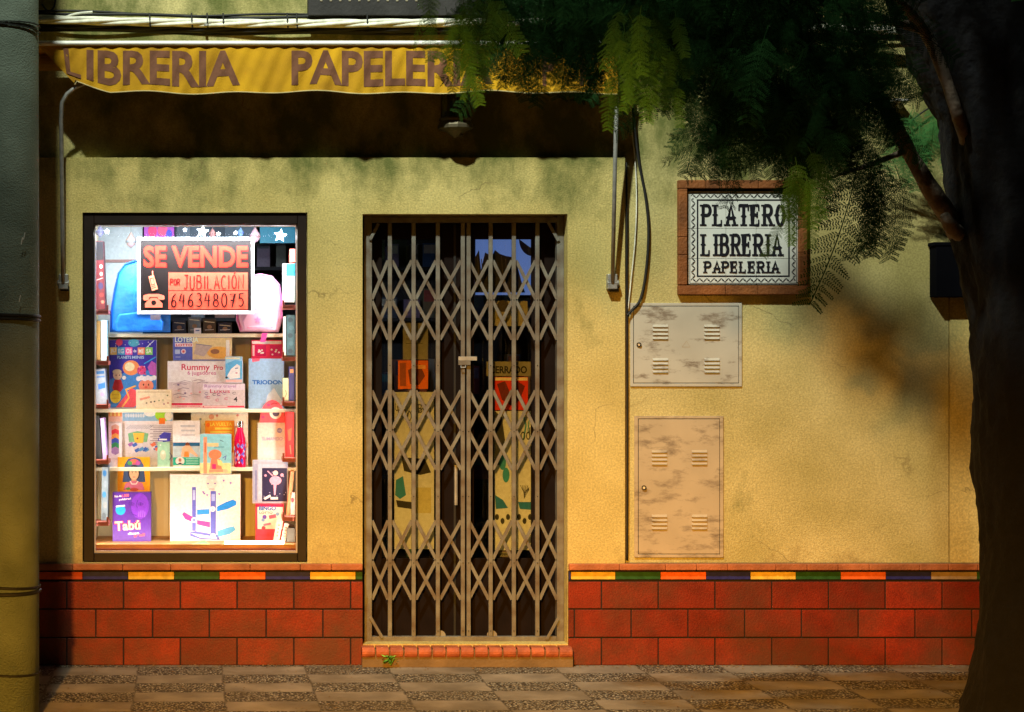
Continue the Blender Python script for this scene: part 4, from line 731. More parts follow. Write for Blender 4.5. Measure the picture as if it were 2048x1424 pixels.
def art_bin(m):
    m.rect(512, 566, 1009, 1014, pm('e01850')); m.rect(515, 566, 1014, 1058, pm('fbeee0')); m.text('BINGO', 518, 552, 1012, 1021, pm('3060b0'), bold=.05); m.text('LOTTO', 519, 545, 1023, 1028, pm('303038'), bold=.03)
    for x, y, r, c in ((529, 1034, 4.4, '7048a8'), (526, 1040, 3.6, '80a0c8'), (555, 1028, 3.8, '88a8c8'), (527, 1056, 4, 'e04858')): m.disc(x, y, r, r, pm(c))
    m.poly([(537, 1031), (551, 1028), (553, 1035), (539, 1038)], pm('f06078')); m.poly([(526, 1048), (541, 1045), (542, 1049), (528, 1052)], pm('f080a0')); m.line([(512, 1070), (566, 1070)], 1, pm('c83050'))
goods('bingo_box', 511, 568, 1008, 1084, .25, .05, 'd02848', 'f04864', 'red and cream bingo box on the window floor under the dancer pack', 'game box', art_bin, base=zf)
goods('leaning_card', 546, 558, 1041, 1084, .20, .004, 'fff4e0', 'fdf0d8', 'narrow cream card leaning in front of the bingo box', 'card', lambda m: [m.disc(552, 1050 + 7 * i, 1.6, 2, pm('c89080')) for i in range(4)], base=zf, roll=10)
goods('leaning_ticket', 561, 570, 1046, 1084, .21, .004, 'f4e0d8', 'f8e4d8', 'pinkish narrow ticket leaning right of the cream card', 'card', lambda m: [m.line([(563, 1054 + 6 * i), (568, 1054 + 6 * i)], 1.6, pm('b07080')) for i in range(4)], base=zf, roll=12)
goods('name_card', 449, 568, 1081, 1102, .115, .004, 'd8cca8', 'd8ccb0', 'long cream card with faint script lying against the window foot', 'card', lambda m: [m.line([(455, 1093), (480, 1087), (510, 1084), (545, 1088), (562, 1094)], 1.2, pm('e8c898')), m.text('Lamela', 482, 540, 1088, 1096, pm('e0c8a0'))], base=Z(1103, .115))
pp = MB(.12)
for k_, (a, b, c, d, col) in enumerate(((352, 446, 1090, 1101, 'fff0dc'), (330, 400, 1094, 1103, 'f8e8d8'), (384, 420, 1085, 1088, '78b878'))):
    z = Z(d, .12); pp.add([P(a, d, .115), P(b, d, .115), P(b - 10, c, .115) + Vector((0, .08, .0)), P(a + 18, c, .115) + Vector((0, .08, 0))], [(0, 1, 2, 3)], pm(col))
tag(pp.build('loose_papers'), 'loose cream papers lying along the front of the window floor', 'papers')
# ---- racks at both sides of the window: brackets with books seen edge on
def rack(px0, px1, py, i, lab):
    m = MB(.11); m.pbox(px0, px1, py - 2, py + 6, .10, .16, M_redwood); m.pbox(px0, px1, py - 11, py - 2.2, .10, .006, M_redwood) if False else None
    m.pbox(px1 - 4 if px0 < 400 else px0, px1 if px0 < 400 else px0 + 4, py - 12, py - 2.1, .10, .006, M_redwood)
    tag(m.build('side_bracket', bevel=.001), lab, 'bracket', 'red brackets at the sides of the window')
ordn = ['topmost', 'second from the top', 'third from the top', 'fourth from the top', 'lowest']
for i, py in enumerate((622, 724, 811, 922, 1046)): rack(189, 217, py, i, f'red wooden book bracket at the left edge of the window, {ordn[i]}')
for i, py in enumerate((612, 716, 806, 918, 1036)): rack(565, 592, py, i, f'red wooden book bracket at the right edge of the window, {ordn[i]}')
def spine(a, b, c, d, c1, c2, lab, roll=0, art=None, cat='book', name='book'):
    goods(name, a, b, c, d, .19, .12, c1, c2, lab, cat, art, roll=roll)
def sp_art(cols, a, b, c, d):
    def f(m):
        for i, col in enumerate(cols):
            y = c + (d - c) * (i + .5) / len(cols); m.disc((a + b) / 2 + (i % 2) * 2 - 1, y, (b - a) * .3, (d - c) / len(cols) * .3, pm(col))
    return f
spine(192, 211, 482, 619, '3c1418', '5a1420', 'dark red book with pale motifs leaning on the topmost left bracket', -2, lambda m: [m.rect(192.4, 210.6, 483, 520, pm('15131c')), m.disc(205, 533, 3, 4, pm('b8b0a8')), m.disc(205, 548, 3, 4, pm('b8b0a8')), m.line([(195, 560), (208, 556)], 1.5, pm('c0a0a0')), m.disc(203, 572, 5, 7, pm('2c2450')), m.disc(204, 590, 4, 4, pm('a02828')), m.disc(206, 604, 3.4, 3.4, pm('e07058'))])
spine(193, 201, 642, 720, '8a6a30', '9a7838', 'brown book on the second left bracket'); spine(202, 214, 640, 721, 'a8dce8', 'b0e0ec', 'pale aqua book beside the brown one on the left bracket')
def art_dev(m): m.rect(197, 213, 742, 748, pm('1868b0')); m.rect(197, 213, 752, 755, pm('5080c8')); m.poly([(199, 768), (213, 765), (213, 776), (199, 779)], pm('1c70d8')); m.disc(206, 789, 4, 4, pm('a890b8')); m.line([(192, 739), (215, 737)], 1.5, pm('202c50'))
spine(191, 215, 738, 808, '6c7c98', '98a4b4', 'grey blue boxed gadget on the third left bracket', -4, art_dev, cat='boxed gadget', name='gadget_box')
spine(191, 205, 832, 919, '080808', '120c10', 'black book leaning on the fourth left bracket', -5); spine(206, 214, 836, 919, 'b090d0', 'c8b0e8', 'lilac thin book right of the black book', -4)
spine(202, 215, 934, 1043, '60707c', '7c8c98', 'blue and grey book on the lowest left bracket', 1, sp_art(['1868a8', '8898a8', '2f80b8', '90989c', '60707c'], 202, 215, 936, 1042))
spine(566, 589, 527, 604, 'dfeaf0', 'a8c0b8', 'white and teal boxed set on the topmost right bracket', 0, lambda m: [m.rect(572, 589, 527.5, 552, pm('2098c8')), m.rect(566, 572, 527.5, 603, pm('f0f8ff')), m.line([(579, 560), (579, 602)], 1, pm('80989c'))], cat='boxed set', name='boxed_set')
spine(573, 590, 630, 711, '203c44', '2c5058', 'dark teal patterned book on the second right bracket', 0, sp_art(['16303a', '3c6068', '16303a', '3c6068', '16303a'], 573, 590, 632, 710)); spine(567, 571.5, 633, 711, 'e0d0c0', 'e8d8c8', 'thin cream book beside the dark teal one')
spine(566, 577, 756, 801, 'b0a878', 'b8b088', 'beige notebook on the third right bracket', 0, lambda m: m.line([(571, 780), (573, 788), (570, 795)], 1.6, pm('606840'))); spine(578, 589, 733, 801, '1c1450', '241c60', 'navy box standing behind the beige notebook', 0, lambda m: m.rect(580, 587, 738, 746, pm('c88040')))
spine(571, 588, 824, 914, 'c00808', 'e80c10', 'bright red glossy box on the fourth right bracket', 0, lambda m: [m.poly([(575, 860), (584, 855), (582, 880), (577, 882)], pm('ff5028')), m.line([(580, 890), (582, 908)], 2, pm('ff7050'))], cat='box', name='red_box')
spine(572, 579, 942, 1032, 'c87848', 'd88858', 'orange brown ruler shaped box leaning on the lowest right bracket', 6, cat='box', name='ruler_box'); spine(581, 590, 985, 1030, 'e8b8b8', 'f4d0c8', 'small pink packet behind the leaning ruler box', 0, lambda m: m.disc(585, 1000, 3, 5, pm('d04858')), cat='packet', name='packet')
spine(573, 590, 1056, 1084, '4c4844', '5c5850', 'dark little basket at the lower right corner of the window', 0, cat='basket', name='basket')
spine(580, 590, 498, 524, 'ff7060', 'ff8070', 'salmon cylinder standing on the white and teal boxed set', 0, cat='tube', name='salmon_tube')
# ------------------------------------------------------------------ awning
YA = -.23
AW = thing('awning', 'mustard canvas awning with faded brown lettering, rolled almost flat to the wall', 'awning', P(640, 185, -.1))
xa0, xa1 = 78, 1236
rl = MB(); rl.tube([P(-60, 86.5, YA), P(xa1 + 4, 86.5, YA)], .0125, M_white, n=12); rl.build('front_rail', AW, smooth=False)
MB().tube([P(-60, 125, -.07), P(xa1 - 5, 125, -.07)], .042, mat('canvas_roll', (.42, .24, .03), rough=.9, vary=.3), n=16).build('canvas_roll', AW)
def bot(px):                                                # lower hem of the valance, in drawing pixels
    b_ = 184 + 2.2 * math.sin(px / 27.) + 1.8 * math.sin(px / 61. + 1)
    if px < 220: b_ = 184 - max(0, (220 - px) / 50.) ** 1.2 * 16 if px > 150 else 168 - (150 - px) * 1.05
    return max(b_, 92 + max(0, (px + 60)) * .01)
def aw(px, v, off=0):                                       # v 0 top .. 1 hem
    y = YA + .004 + .006 * v * math.sin(px / 31. + v) + .004 * math.sin(px / 11. + 3 * v) * v + .003 * math.sin(px / 5. + 8 * v)
    if px < 165: y += (165 - px) / 90 * .06 * v + .006 * math.sin(px / 7.) * v
    return P(px, 88.5 + (bot(px) - 88.5) * v, y - off)
fb = MB(); nx, nv = 380, 14; vs = [aw(xa0 - 20 + (xa1 - xa0 + 20) * i / nx, j / nv) for i in range(nx + 1) for j in range(nv + 1)]
fb.add(vs, [(i * (nv + 1) + j, i * (nv + 1) + j + 1, (i + 1) * (nv + 1) + j + 1, (i + 1) * (nv + 1) + j) for i in range(nx) for j in range(nv)], M_cloth); FB = fb.build('valance', AW, smooth=True)
hm = MB(); hm.tube([aw(150 + (xa1 - 150) * i / 260, 1.0) + Vector((0, 0, -.002)) for i in range(261)], .0032, M_under, n=6); hm.build('hem_cord', FB)
rf = MB(); rf.add([P(-60, 87, YA + .006), P(xa1, 87, YA + .006), P(xa1, 112, -.07), P(-60, 112, -.07)], [(0, 1, 2, 3)], M_cloth); rf.build('roof_cloth', AW)
def aw_text(t, x0, x1, y0, y1, bold=.03):
    vs, fs = text_mesh(t, bold); bm = bmesh.new(); vv = [bm.verts.new(v) for v in vs]
    for f in fs:
        try: bm.faces.new([vv[i] for i in f])
        except ValueError: pass
    xs = [v.x for v in vs]; ys = [v.y for v in vs]; a, b, c, d = min(xs), max(xs), min(ys), max(ys)
    for i in range(1, int((x1 - x0) / 6)):
        bmesh.ops.bisect_plane(bm, geom=bm.verts[:] + bm.edges[:] + bm.faces[:], plane_co=(a + (b - a) * i / ((x1 - x0) / 6), 0, 0), plane_no=(1, 0, 0))
    for i in range(1, 7): bmesh.ops.bisect_plane(bm, geom=bm.verts[:] + bm.edges[:] + bm.faces[:], plane_co=(0, c + (d - c) * i / 7, 0), plane_no=(0, 1, 0))
    bm.verts.index_update(); out = []
    for v in bm.verts:
        px = x0 + (v.co.x - a) / (b - a) * (x1 - x0); py = y1 - (v.co.y - c) / (d - c) * (y1 - y0); out.append(aw(px, (py - 88.5) / (184 - 88.5), .0018))
    m = MB().add(out, [tuple(v.index for v in f.verts) for f in bm.faces], M_cletter); bm.free(); return m
for t, a, b in (('IBRERIA', 173, 480), ('PAPELERIA', 583, 985), ('P', 1085, 1110), ('R', 1160, 1186)): aw_text(t, a, b, 101, 171).build('lettering', FB)
ml = MB(); Lp = [(126, .13), (137, .13), (139, .5), (141, .78), (162, .80), (162, .90), (133, .94), (129, .5)]
ml.add([aw(a_, b_, .004) for a_, b_ in Lp], [(0, 1, 2, 7), (7, 2, 3, 6), (3, 4, 5, 6)], M_cletter); ml.build('lettering', FB)
# arms
def arm(pts, name='arm'):
    a = MB(); a.tube(pts, .0105, M_steel, n=10); return a.build(name, AW, smooth=True)
arm([P(126, 566, -.04), P(125, 470, -.075), P(123.5, 330, -.125), P(122, 240, -.16), P(124, 205, -.175), P(134, 188, -.18), P(152, 174, -.185), P(172, 166, -.19)])
arm([P(1225, 566, -.04), P(1230, 330, -.12), P(1236, 90, -.22)])
for px in (126, 1225):
    j = MB(); j.pbox(px - 9, px + 10, 548, 578, -.045, .044, M_steel); j.tube([P(px - 11, 566, -.03), P(px + 12, 566, -.03)], .016, M_steel, n=12); j.pbox(px - 6, px + 12, 572, 582, -.035, .034, M_black); j.build('arm_joint', AW, bevel=.003)
# ------------------------------------------------------------------ wall lantern under the awning
LN = thing('wall_lantern', 'unlit old glass wall lantern on a scrolled bracket under the awning', 'lantern', P(911, 275, -.1))
ln = MB(); c = P(911, 186, -.055); rr_ = 31 / S; M_lg = glass_mat('lantern_glass', tint=(.55, .6, .6), refl=.10, rough=.08); M_lm = mat('lantern_brass', (.11, .09, .055), rough=.5, metal=.5, vary=.4)
for i in range(6):
    a = R(60 * i + 20); p = Vector((c.x + rr_ * math.cos(a), c.y + rr_ * .8 * math.sin(a), 0)); ln.tube([(p.x, p.y, Z(160, -.055)), (p.x, p.y, Z(236, -.055))], .0035, M_lm, n=6)
cc = Vector((c.x, c.y, 0)); ln.lathe(cc, [(rr_ * 1.02, Z(236, -.055)), (rr_ * 1.08, Z(240, -.055)), (rr_ * 1.0, Z(244, -.055)), (rr_ * 1.15, Z(252, -.055)), (rr_ * 1.15, Z(258, -.055)), (rr_ * .7, Z(263, -.055)), (rr_ * .2, Z(274, -.055)), (.001, Z(276, -.055))], M_lm, n=12)
ln.lathe(cc, [(rr_ * 1.0, Z(160, -.055)), (rr_ * 1.15, Z(157, -.055)), (.02, Z(140, -.055))], M_lm, n=12); LNF = ln.build('lantern_frame', LN)
MB().lathe(cc, [(rr_ * .93, Z(236, -.055)), (rr_ * .93, Z(160, -.055))], M_lg, n=6).build('lantern_glass', LNF)
MB().lathe(cc, [(.001, Z(234, -.055)), (.012, Z(232, -.055)), (.012, Z(220, -.055)), (.02, Z(206, -.055)), (.001, Z(192, -.055))], mat('bulb_white', (.7, .7, .68), rough=.2)).build('bulb', LNF)
br = MB(); br.tube([P(911, 268, -.055), P(925, 272, -.08), P(918, 262, -.03), P(911, 250, YR)], .006, M_lm); br.pbox(900, 922, 232, 262, YR - .012, .012, M_lm); br.build('bracket', LN)
# ------------------------------------------------------------------ tiled sign
SG = thing('tiled_shop_sign', 'white glazed tile sign with black lettering set in a red brick frame', 'sign', P(1486, 590, 0))
bf = MB()
for xs, ya, yb in (([1357, 1412, 1455, 1517, 1570, 1615.5], 360, 376.5), ([1357, 1451, 1516, 1615.5], 571, 589)):
    for a, b in zip(xs, xs[1:]): bf.box(X(a) + .001, X(b) - .001, -.003, YR - .001, Z(yb), Z(ya), M_signbrick, random.random())
for a, b, ys in ((1357.5, 1374.5, [377.5, 474, 510, 570]), (1598, 1614.5, [377.5, 440, 505, 570])):
    for c_, d in zip(ys, ys[1:]): bf.box(X(a), X(b), -.002, YR - .001, Z(d - .6), Z(c_ + .2), M_signbrick, random.random())
bf.build('brick_frame', SG, bevel=.003)
ts = MB(.020)
xs = [1376.5, 1452, 1512.5, 1596]; ys = [382, 457, 517, 568.5]
for i in range(3):
    for j in range(3): ts.pbox(xs[i] + .35, xs[i + 1] - .35, ys[j] + .35, ys[j + 1] - .35, .020, .010, M_tileW)
ts.pbox(1375, 1597.5, 377.5, 570, .0305, .004, M_grout); TP = ts.build('tile_panel', SG, bevel=.0006)
tw = MB(.0198); tw.step = .2
def fr_line(a, b, c, d, wd): tw.rect(a, b, c, c + wd, M_ink); tw.rect(a, b, d - wd, d, M_ink); tw.rect(a, a + wd, c + wd, d - wd, M_ink); tw.rect(b - wd, b, c + wd, d - wd, M_ink)
fr_line(1379, 1594, 386, 567, 1.3); fr_line(1393.5, 1579.5, 398.5, 554, 3.2)
i = 0
for a0_ in np.arange(1385, 1592, 7.2):
    for yy_ in (392.3, 560.5): tw.line(arc(a0_, yy_, 2.6, 3.2, 0 if i % 2 else 180, 200 if i % 2 else 380, 6), 1.5, M_ink); tw.disc(a0_ + 3.4, yy_, 1.1, 1.6, M_ink, n=6)
    i += 1
for b0_ in np.arange(400, 556, 7.2):
    for xx_ in (1386.3, 1587): tw.line(arc(xx_, b0_, 3.2, 2.6, 90 if i % 2 else -90, 290 if i % 2 else 110, 6), 1.5, M_ink); tw.disc(xx_, b0_ + 3.4, 1.6, 1.1, M_ink, n=6)
    i += 1
tw.write('PLATERO', 1406, 1568, 411, 450, 6.4, M_ink, serif=3.4, gap=.46); tw.write('LIBRERIA', 1406, 1561, 470, 510, 6.0, M_ink, serif=3.6, gap=.46); tw.write('PAPELERIA', 1410, 1556, 524, 544.5, 4.2, M_ink, serif=2.4, gap=.42)
tw.build('lettering', TP)
# ------------------------------------------------------------------ utility cabinets
def dirty(name, c, seed, spots):
    m = mat(name, c, rough=.5, vary=.12, scale=5, spec=.3); n, l, b = nodes_of(m); src = b.inputs['Base Color'].links[0].from_socket; g = n.new('ShaderNodeNewGeometry')
    mp = n.new('ShaderNodeMapping'); mp.inputs['Location'].default_value = (seed, 0, seed * 2.); mp.inputs['Scale'].default_value = (.7, 1, 1.9); l.new(g.outputs['Position'], mp.inputs[0])
    nz = n.new('ShaderNodeTexNoise'); nz.inputs['Scale'].default_value = 9; nz.inputs['Detail'].default_value = 9; nz.inputs['Roughness'].default_value = .7; l.new(mp.outputs[0], nz.inputs['Vector'])
    r = n.new('ShaderNodeMapRange'); r.inputs[1].default_value = .51 if seed > 5 else .55; r.inputs[2].default_value = .66; r.inputs[4].default_value = .8; l.new(nz.outputs[0], r.inputs[0])
    mx = n.new('ShaderNodeMix'); mx.data_type = 'RGBA'; l.new(r.outputs[0], mx.inputs[0]); l.new(src, mx.inputs[6]); mx.inputs[7].default_value = (.16, .12, .085, 1); l.new(mx.outputs[2], b.inputs['Base Color']); return m
def cabinet(label, o, d, lv, lock, tri, m, rust=()):
    T = thing('utility_cabinet', label, 'utility cabinet', P((o[0] + o[1]) / 2, o[3], YR), 'steel utility cabinets in the wall')
    f = MB(); Y = YR - .008; pframe(f, o, (d[0] - .8, d[1] + .8, d[2] - .8, d[3] + .8), Y, .0075, m); f.build('cabinet_frame', T, bevel=.0015)
    back = MB(); back.pbox(d[0] - .8, d[1] + .8, d[2] - .8, d[3] + .8, YR - .0015, .001, M_black); back.build('shadow_gap', T)
    dd = MB(Y); dd.pbox(d[0] + .5, d[1] - .5, d[2] + .5, d[3] - .5, Y - .001, .006, m)
    dd.Y = Y - .001
    for pts in rust: dd.poly(pts, mat('rust_scrape', (.25, .17, .11), rough=.9, vary=.5, scale=30))
    x, y = tri; dd.line([(x, y + 12), (x + 9, y), (x + 16, y + 12), (x, y + 12)], 1, mat('scratched_paint', (.42, .36, .27), rough=.6)); DO = dd.build('cabinet_door', T, bevel=.001)
    for cx, cy in lv:
        for i in range(4):
            l = MB(); yy = cy + i * 8; a, b, c_ = P(cx, yy, Y), P(cx + 31, yy, Y), P(cx, yy + 5, Y); h = .007
            z1, z2 = a.z, c_.z; l.add([(a.x, Y - .0012, z1), (b.x, Y - .0012, z1), (b.x - .002, Y - .0012 - h, z2), (a.x + .002, Y - .0012 - h, z2), (b.x, Y - .0012, z2), (a.x, Y - .0012, z2)], [(0, 3, 2, 1), (1, 2, 4), (0, 5, 3)], m)
            l.add([(a.x + .002, Y - .0016 - h * .9, z2), (b.x - .002, Y - .0016 - h * .9, z2), (b.x, Y - .0014, z2 - .002), (a.x, Y - .0014, z2 - .002)], [(0, 1, 2, 3)], M_black); l.build('louvre', DO)
    k_ = MB(); k_.tube([P(lock[0], lock[1], Y - .0012), P(lock[0], lock[1], Y - .006)], .0125, M_black, n=14); k_.tube([P(lock[0], lock[1], Y - .0062), P(lock[0], lock[1], Y - .008)], .006, M_steel, n=8); k_.build('lock', DO)
M_c1 = dirty('grey_cabinet_paint', (.50, .49, .43), 3.1, 0); M_c2 = dirty('beige_cabinet_paint', (.50, .41, .28), 7.7, 0)
cabinet('wide grey steel utility cabinet door below the tiled sign', (1261, 1484, 606, 773), (1267.5, 1477.5, 612.5, 766), [(1305, 649), (1408, 649), (1305, 716), (1408, 716)], (1278, 689.5), (1364, 682), M_c1)
cabinet('tall beige rust stained utility cabinet door near the dado', (1269, 1447, 832, 1115), (1277, 1439.5, 838, 1108), [(1303, 900), (1383, 900), (1303, 1029), (1383, 1029)], (1288, 975.5), (1350, 965), M_c2)
# ------------------------------------------------------------------ cables
def cable(name, pts, r, m, label, parent=None, wob=0, sub=10):
    pp_ = []
    for i in range(len(pts) - 1):
        p0, p1, p2, p3 = (Vector(pts[max(0, min(len(pts) - 1, i + k_))]) for k_ in (-1, 0, 1, 2))
        for j in range(sub):
            t = j / sub; pp_.append(.5 * ((2 * p1) + (p2 - p0) * t + (2 * p0 - 5 * p1 + 4 * p2 - p3) * t * t + (3 * p1 - p0 - 3 * p2 + p3) * t ** 3))
    pp_.append(Vector(pts[-1])); o = MB().tube(pp_, r, m, n=7).build(name, parent, smooth=True)
    if label: tag(o, label, 'cable')
    return o
CB = thing('cable_bundle', 'sagging bundle of black and pale twisted cables strung along the wall above the awning', 'cables', P(500, 60, -.05))
def strand(py0, amp, ph, r, m, y, x0=-100, x1=2300):
    pts = []
    for i in range(41):
        px = x0 + (x1 - x0) * i / 40; sag = 5 * math.sin(px / 260.) + (px - 80) * .012
        pts.append(P(px, py0 + sag + amp * math.sin(px / 62. + ph), y + .012 * math.cos(px / 62. + ph)))
    return cable('cable', pts, r, m, None, CB, sub=4)
for k_ in range(4): strand(37, 5, k_ * 1.57, .0105, M_cable, -.085)
for k_ in range(3): strand(49, 4.5, k_ * 2.1 + .5, .012, M_black, -.06)
strand(24, 2, 0, .008, M_black, -.04); strand(21, 3, 2, .006, M_black, -.03); strand(58, 2, 1, .006, M_black, -.04)
for px in (300, 384, 415, 447, 575, 594, 735): MB().tube([P(px - 1, 26, -.1), P(px, 44, -.105), P(px + 1, 56, -.09)], .004, M_black, n=6).build('cable_tie', CB)
bk = MB(); bk.tube([P(413, 56, -.06), P(413, 68, -.04), P(413, 68, YR)], .007, M_black); bk.tube([P(413, 48, -.11), P(413, 52, -.11)], .012, M_steel, n=10); bk.build('cable_hook', CB)
cable('black_cable', [P(78, 46, -.02), P(110, 42, -.05), P(150, 28, -.07), P(185, 24, -.08)], .006, M_cable, 'short pale cable rising beside the concrete pole to join the bundle')
cable('black_cable', [P(84, 8, -.03), P(96, 22, -.04), P(108, 14, -.03), P(112, -8, -.03)], .005, M_black, 'small black cable loop at the top beside the concrete pole')
cable('wall_cable', [P(1262, 150, -.02), P(1268, 240, .0), P(1277, 318, .014), P(1292, 400, .016), P(1297, 470, .016), P(1291, 550, .016), P(1280, 600, .014), P(1262, 622, .012), P(1255, 631, .012)], .0068, M_black, 'thick black cable looping down the wall left of the tiled sign')
cable('wall_cable', [P(1266, 150, -.01), P(1262, 235, .01), P(1270, 320, .02), P(1273, 400, .02), P(1270, 480, .02), P(1262, 560, .02), P(1256, 620, .02)], .0032, M_cable, 'thin pale wire hanging inside the loop of the thick cable')
cable('wall_cable', [P(1253, 325, .016), P(1253.5, 500, .016), P(1254, 640, .016), P(1254.5, 900, .016), P(1254, 1120, .016)], .0052, M_black, 'straight black cable running down the edge of the raised wall panel')
# small white insulator on the wall by the branches
io = MB(-.02); io.pbox(1786, 1816, 197, 201, -.06, .095, M_white); io.tube([P(1800, 202, -.02), P(1800, 216, -.02)], .012, M_white, n=12)
tag(io.build('insulator_bracket'), 'small white insulator on a bracket high on the wall behind the branches', 'bracket')
cable('wall_cable', [P(1815, 250, .0), P(1840, 228, .0), P(1870, 212, .0), P(1930, 200, .0)], .004, M_black, 'thin dark wire arching from the branches to the trunk')
# ------------------------------------------------------------------ concrete pole
YPO = -1.25; PL = thing('concrete_pole', 'round grey green concrete pole at the left edge with black straps', 'pole', (X(14, YPO), YPO, 0))
cx_ = X(14, YPO); rp = X(78, YPO) - cx_
MB().tube([(cx_, YPO, 0), (cx_, YPO, 1.2), (cx_, YPO, 2.4), (cx_, YPO, 6.5)], [rp * 1.0, rp, rp * .995, rp * .9], M_conc, n=48).build('pole_shaft', PL, smooth=True)
def ring(py, tilt, th, dz=0):
    m = MB(); pts = []
    for i in range(33): a = 2 * math.pi * i / 32; pts.append((cx_ + (rp + .003) * math.cos(a), YPO + (rp + .003) * math.sin(a), Z(py, YPO) + tilt * math.cos(a)))
    m.tube(pts, th, M_black, n=6, caps=False); m.build('strap', PL)
for py, t_, th in ((55, -.004, .003), (60, .01, .003), (631, .004, .007), (638, .006, .006), (1168, .009, .006), (1181, 0, .0085), (1340, .008, .005)): ring(py, -t_, th)
wm = MB()
for px, py in ((45, 475), (50, 465), (41, 590)): wm.tube([P(px, py, YPO - rp * .93 - .012), P(px - 3, py + 14, YPO - rp * .93 - .012)], .0016, M_white, n=5)
wm.build('white_scratch', PL)
# ------------------------------------------------------------------ tree
TR = thing('feathery_tree', 'dark tree with fern-like leaves leaning over the tiled sign, its trunk at the right edge', 'tree', (4.05, -1.35, 0))
YT = -1.35
def limb(pts, rad, m, name, wob=.25, n=28, fl=1.0):
    seg = []; rr = []
    for i in range(len(pts) - 1):
        a, b = Vector(pts[i]), Vector(pts[i + 1]); k_ = max(3, int((b - a).length / .03))
        for j in range(k_): t = j / k_; seg.append(a.lerp(b, t)); rr.append(rad[i] * (1 - t) + rad[i + 1] * t)
    seg.append(Vector(pts[-1])); rr.append(rad[-1])
    for _ in range(6):
        s2 = seg[:]; 
        for i in range(1, len(seg) - 1): s2[i] = (seg[i - 1] + seg[i] * 2 + seg[i + 1]) / 4
        seg = s2
    b_ = MB().tube(seg, rr, m, n=n)
    for i in range(len(b_.v)):
        v = Vector(b_.v[i]); ring_ = i // n
        if ring_ < len(seg): 
            d = (v - seg[ring_]); q = mnoise.noise(Vector((v.x * 7, v.y * 7, v.z * 2.2))) * wob + (mnoise.noise(Vector((v.x * 30, v.y * 30, v.z * 6))) + mnoise.noise(v * 40) * .5) * wob * .5; b_.v[i] = tuple(seg[ring_] + d * (1 + q))
    return b_.build(name, TR, smooth=True)
def tp_(edge, py, r): return Vector((X(edge, YT) + r, YT, Z(py, YT)))
trunk = [(1925, 1500, .38), (1948, 1400, .36), (1966, 1280, .34), (1975, 1100, .33), (1966, 850, .34), (1955, 620, .35), (1922, 400, .37), (1885, 210, .38), (1842, 90, .38), (1780, -40, .38), (1715, -240, .35)]
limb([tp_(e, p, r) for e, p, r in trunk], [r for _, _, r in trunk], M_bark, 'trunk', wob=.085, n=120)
limb([P(2010, 560, -1.40), P(1925, 470, -1.15), P(1868, 390, -1.45), P(1815, 300, -1.40), P(1760, 190, -1.75), P(1640, 100, -1.70), P(1450, 40, -1.65), P(1250, 0, -1.65), P(1050, -50, -1.65)], [.07, .048, .036, .03, .026, .022, .018, .014, .008], M_bark2, 'branch', n=14)
limb([P(1985, 460, -1.30), P(1948, 340, -1.25), P(1915, 230, -1.55), P(1890, 150, -1.55), P(1850, 60, -1.55), P(1760, -40, -1.95)], [.05, .03, .026, .024, .02, .016], M_bark2, 'branch', n=12)
limb([P(1925, 470, -1.15), P(1905, 460, -1.53), P(1890, 430, -1.55)], [.035, .028, .02], M_bark2, 'branch_stub', n=10)
limb([P(1640, 100, -1.70), P(1560, 180, -1.65), P(1500, 260, -1.57)], [.014, .01, .005], M_bark2, 'branch', n=8)
limb([P(1815, 300, -1.40), P(1740, 330, -1.70), P(1690, 345, -1.65), P(1650, 360, -1.60)], [.014, .01, .007, .004], M_bark2, 'branch', n=8)
limb([(1.9, -1.95, 3.3), (1.75, -1.95, 3.9), (1.7, -2.0, 4.35), (1.4, -2.0, 4.6)], [.02, .014, .008, .004], M_bark2, 'branch', n=8)  # unseen branch added to carry the shadow-casting leaf clump
limb([P(1850, 60, -1.55), P(1700, 20, -1.85), P(1500, -30, -1.85), P(1300, -80, -1.85)], [.02, .016, .012, .008], M_bark2, 'branch', n=8)
